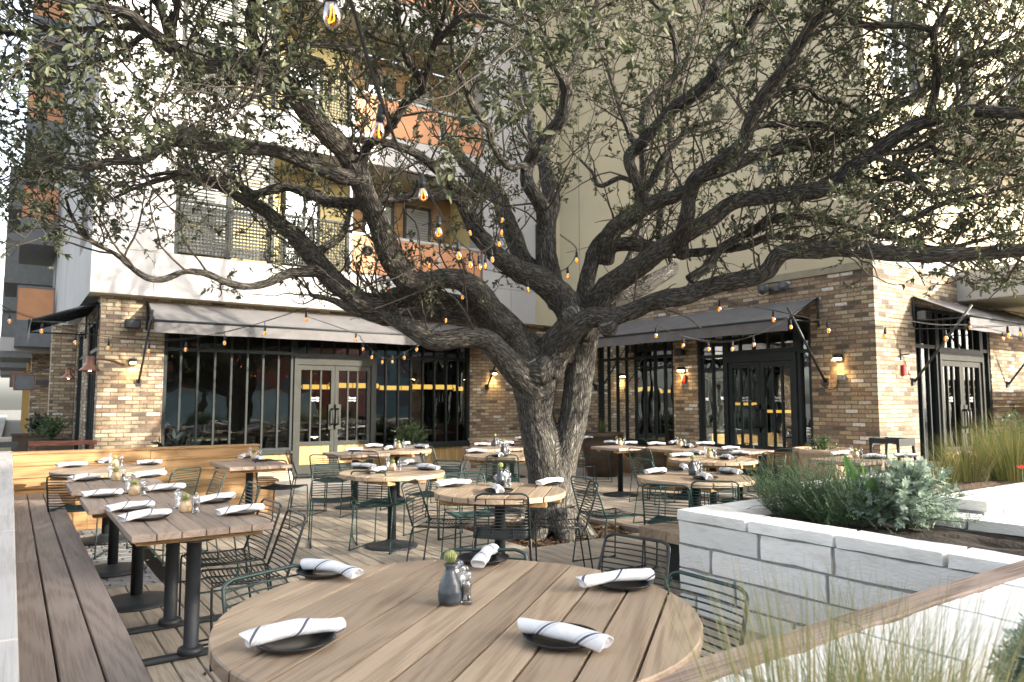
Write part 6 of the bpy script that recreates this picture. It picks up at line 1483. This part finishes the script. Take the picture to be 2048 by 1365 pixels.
def silver_plant(x, y, z, r_, h, label):
    t = thing('silver_shrub', label, 'shrub', (x, y, z)); st = MB(); lf = MB()
    for k in range(135):
        a = rng.uniform(0, 6.28); el = rng.uniform(.15, 1.5); d0 = np.array([math.cos(a)*math.cos(el), math.sin(a)*math.cos(el), math.sin(el)]); R_ = r_*(math.cos(el))+h*math.sin(el)
        tip = np.array([x, y, z+.03])+np.array([d0[0]*r_, d0[1]*r_, d0[2]*h])*rng.uniform(.6, 1.05); P = spline([(x, y, z), (x+(tip[0]-x)*.4, y+(tip[1]-y)*.4, z+(tip[2]-z)*.6+.02), tip], 6); st.tube(P, np.linspace(.004, .0018, len(P)), 4, caps=False)
        for j in range(26):
            u = rng.uniform(.25, 1); i = min(int(u*(len(P)-1)), len(P)-2); c = P[i]+(P[i+1]-P[i])*rng.random(); e = rng.normal(0, .8, 3)+d0*.5; e[2] += .1
            lobed(lf, c, e, np.array([0, 0, 1.0])+rng.normal(0, .4, 3), rng.uniform(.035, .07), rng.random())
    st.build('stem', M['stem'], t); lf.build('foliage', M['silver'], t); return t
def leafy(x, y, z, r_, h, n, label, mat='bush', ls=.05, name='potted_shrub', cat='shrub', group=None):
    t = thing(name, label, cat, (x, y, z), group=group); st = MB(); lf = MB()
    for k in range(n):
        a = rng.uniform(0, 6.28); el = rng.uniform(.5, 1.55); d = np.array([math.cos(a)*math.cos(el)*r_/h, math.sin(a)*math.cos(el)*r_/h, math.sin(el)]); L_ = h*rng.uniform(.6, 1.05)
        P = [np.array([x, y, z])]
        for i in range(6): d = d+rng.normal(0, .1, 3); P.append(P[-1]+d/np.linalg.norm(d)*L_/6)
        P = np.array(P); st.tube(P, np.linspace(.003, .0012, 7), 3, caps=False)
        for j in range(16):
            u = rng.uniform(.3, 1)*6; i = min(int(u), 5); c = P[i]+(P[i+1]-P[i])*(u-i); e = rng.normal(0, 1, 3)+d*.5; e /= np.linalg.norm(e); s = np.cross(e, rng.normal(0, 1, 3)); s /= np.linalg.norm(s); l = ls*rng.uniform(.6, 1.2)
            lf.add([c, c+e*l*.4+s*l*.2, c+e*l, c+e*l*.4-s*l*.2], [(0, 1, 2, 3)], rng.random())
    st.build('stem', M['stem'], t); lf.build('foliage', M[mat], t); return t
ZS = PZ-.07
def pz(x, y, z=ZS): return onz(x, y, z)
p = pz(1610, 1030); rosemary(p[0], p[1], ZS, .44, .44, 320, 'low spreading rosemary bush at the corner of the white planter')
p = pz(1690, 1045); rosemary(p[0], p[1], ZS, .44, .46, 320, 'rosemary bush between the corner rosemary and the silver shrub')
p = pz(1745, 1020); rosemary(p[0], p[1], ZS, .36, .44, 220, 'rosemary bush behind, showing over the silver shrub edge')
p = pz(1812, 1058); silver_plant(p[0], p[1], ZS, .44, .44, 'pale silver-green lobed shrub in the near white planter'); sp_ = p
t = thing('canna_plant', 'young broad-leaved green plant between rosemary and silver shrub', 'plant', tuple(sp_+np.array([-.05, .25, 0])))
for k, (a, L_, tl) in enumerate(((2.4, .48, .15), (.6, .42, .2), (4.0, .36, .35))):
    m = MB(); c = sp_+np.array([-.05, .25, .02]); d = np.array([math.cos(a)*tl, math.sin(a)*tl, 1.0]); d /= np.linalg.norm(d); s = np.array([-.55, .84, 0]) if k != 1 else np.array([.84, .5, 0]); vs = []
    for i in range(9):
        u = i/8; w2 = .052*math.sin(math.pi*min(1, .08+u*.92))**.8*(1 if u > .25 else .3+u*2); q = c+d*L_*u+np.array([math.cos(a), math.sin(a), 0])*.06*u*u
        vs += [q-s*w2+np.cross(s, d)*w2*.35, q, q+s*w2+np.cross(s, d)*w2*.35]
    m.add(vs, [(3*i, 3*i+1, 3*i+4, 3*i+3) for i in range(8)]+[(3*i+1, 3*i+2, 3*i+5, 3*i+4) for i in range(8)], rng.random(), True); m.build('leaf', M['canna'], t)
def flower(px, py, d, label, n=9, r_=.03):
    c = atd(px, py, d); t = thing('red_flower', label, 'flower', tuple(c)); m = MB()
    for k in range(n):
        a = 2.4*k; e = np.array([math.cos(a), math.sin(a), .5+.3*math.sin(k)]); s = np.array([-math.sin(a), math.cos(a), 0]); q = c+e*.004
        m.add([q, q+e*r_*.5+s*r_*.35, q+e*r_, q+e*r_*.5-s*r_*.35], [(0, 1, 2, 3)], .5)
    m.build('petals', M['petal'], t); m = MB(); m.tube([c, c-np.array([0, 0, .22])], .003, 4); m.build('stem', M['stem'], t)
flower(1857, 968, 5.0, 'small red bloom among the silver shrub leaves'); flower(2044, 938, 6.0, 'red bloom at the right edge by the grass bed', 14, .04)
k = 0
for (x, y, h, n_, sp, lb) in ((8.9, 3.15, .62, 520, .5, 'large feathery grass clump at the right edge'), (8.2, 3.1, .62, 520, .55, 'large feathery grass clump next to the right edge clump'), (7.75, 3.35, .5, 420, .55, 'mid feathery grass clump before the right glass doors'),
                                  (7.2, 3.4, .32, 260, .5, 'short green grass clump beside the far tables'), (9.5, 3.4, .72, 460, .5, 'tall green grass clump behind the right edge clumps'), (8.9, 3.45, .66, 420, .5, 'tall green grass clump nearest the sunlit doors'), (8.3, 3.5, .5, 320, .5, 'small grass clump under the sunlit brick corner'), (8.75, 2.85, .45, 300, .7, 'drooping straw-coloured grass clump over the stone edge')):
    grass_clump(x, y, .72, h, n_, lb, sp, (-.18, -.05), .0020, .2)
p = (9.9, 3.4); leafy(p[0], p[1], .7, .5, .75, 60, 'green upright sage shrub behind the grasses at right', 'rosemary', .05, 'sage_shrub', 'shrub')
p = (9.4, 3.55); leafy(p[0], p[1], .7, .35, .75, 40, 'green upright sage shrub before the sunlit doors', 'rosemary', .05, 'sage_shrub', 'shrub')
# foreground grasses, out of focus
for k, (x, y, h, n_, sp, lb) in enumerate(((1.00, .66, .60, 700, .42, 'blurred green-gold grass tuft at the bottom edge, left one'), (1.15, .60, .58, 650, .42, 'blurred straw-coloured grass tuft at the bottom edge, middle one'), (1.28, .70, .46, 300, .45, 'blurred thin grass tuft before the white stones at bottom right'))):
    grass_clump(x, y, .62, h, n_, lb, sp, (.16, .05), .0013, .05, mat='straw')
p = atd(2085, 1340, 1.5); silver_plant(p[0], p[1], .62, .13, .38, 'blurred blue-green leafy shrub at the lower right corner')
# pots along the building
def pot(x, y, r_, h, mat, label, ribs=0, taper=.8):
    t = thing('plant_pot', label, 'plant pot', (x, y, 0)); m = MB()
    m.lathe([(r_*taper, 0), (r_*.97, h*.75), (r_, h*.9), (r_*1.03, h*.91), (r_*1.04, h), (r_*.93, h), (r_*.9, h*.86)], (x, y, 0), 36); m.build('body', M[mat], t)
    m = MB(); m.lathe([(0, h*.88), (r_*.91, h*.88)], (x, y, 0), 24); m.build('soil', M['soil'], t); return t
p = onz(1640, 1005, 0); PX_, PY_ = 8.75, 6.3
p = onz(1645, 897, .80); pot(p[0], p[1], .40, .80, 'terra', 'large cream clay pot by the dark brick wall'); leafy(p[0], p[1], .72, .38, .30, 70, 'small leafy shrub growing in the large cream pot', 'bush', .04)
p = onz(1286, 862, .85); p = np.array([9.75, 10.9, 0]); pot(p[0], p[1], .42, .86, 'corten', 'large dark brown pot before the shaded window', taper=.7); grass_clump(p[0], p[1], .78, .38, 170, 'tan grass tuft growing in the dark brown pot', .45, (0, 0), .003, .05)
p = onz(1262, 945, 0); pot(p[0], p[1], .20, .30, 'terra', 'small ribbed terracotta pot under the dark square table'); leafy(p[0], p[1], .27, .25, .34, 40, 'bushy herb growing in the small terracotta pot', 'bush', .04)
p = np.array([10.3, 10.0, 0]); pot(p[0], p[1], .24, .5, 'corten', 'brown pot at the foot of the shaded brick pillar'); leafy(p[0], p[1], .45, .3, .34, 60, 'green leafy shrub in the pot by the shaded pillar', 'rosemary', .05)
p = onY(822, 893, 13.2); pot(p[0], 13.2, .34, .62, 'conc', 'grey round pot below the right-hand shop window'); leafy(p[0], 13.2, .56, .55, .56, 110, 'olive-green shrub growing in the grey pot by the window', 'bush', .06)
p = onz(272, 888, .55); leafy(p[0]-.0, 12.6, .45, .3, .5, 26, 'dark-leaved rubber plant behind the far bench', 'darkleaf', .17, 'rubber_plant', 'plant'); pot(p[0], 12.6, .2, .46, 'corten', 'brown pot behind the far bench')
leafy(.67, 16.55, .72, .4, .55, 70, 'green shrub spilling over the nearer street planter box', 'bush', .07); leafy(.5, 18.3, .78, .22, .42, 30, 'dark-leaved plant in the further street planter box', 'darkleaf', .10, 'rubber_plant', 'plant')
for k in range(3): leafy(-.75+.35*k-.6, 17.0+k*.5, -.03, .4, .55+.1*k, 60, ['low green shrub at the left edge by the rail fence', 'low green shrub in the middle before the beige planter wall', 'low green shrub right against the beige planter wall'][k], 'bush', .07, 'hedge_shrub', 'shrub', 'low shrubs along the street')
# brown slatted screen at the right
t = thing('slat_fence', 'red-brown horizontal slat fence at the right edge by the brick', 'fence', (14.9, 5.4, 0))
m = MB()
for k in range(7): m.box(15.0, 5.2, .9+k*.145, 18, 5.235, 1.03+k*.145, .003)
m.build('slat_panel', M['redwood'], t)
for x in (15.05, 16.5, 17.9): m = MB(); m.box(x, 5.237, 0, x+.08, 5.3, 1.9); m.build('post', M['redwood'], t)

# leaves fallen on the boards
m = MB()
for k in range(260):
    x, y = rng.uniform(.6, 9), rng.uniform(1, 11.5); a = rng.uniform(0, 6.28); l = rng.uniform(.015, .03); d = np.array([math.cos(a), math.sin(a), 0])*l; e = np.array([-math.sin(a), math.cos(a), 0])*l*.35; c = np.array([x, y, .004])
    if PX0-.1 < x < PX1+.1 and PY0-.1 < y < PY1+.1: continue
    m.add([c-d, c+e+[0, 0, .004], c+d+[0, 0, .003], c-e+[0, 0, .002]], [(0, 1, 2, 3)], rng.random())
tag(m.build('fallen_leaves', M['chip']), 'dry fallen oak leaves strewn over the wooden deck', 'leaves', kind='stuff')
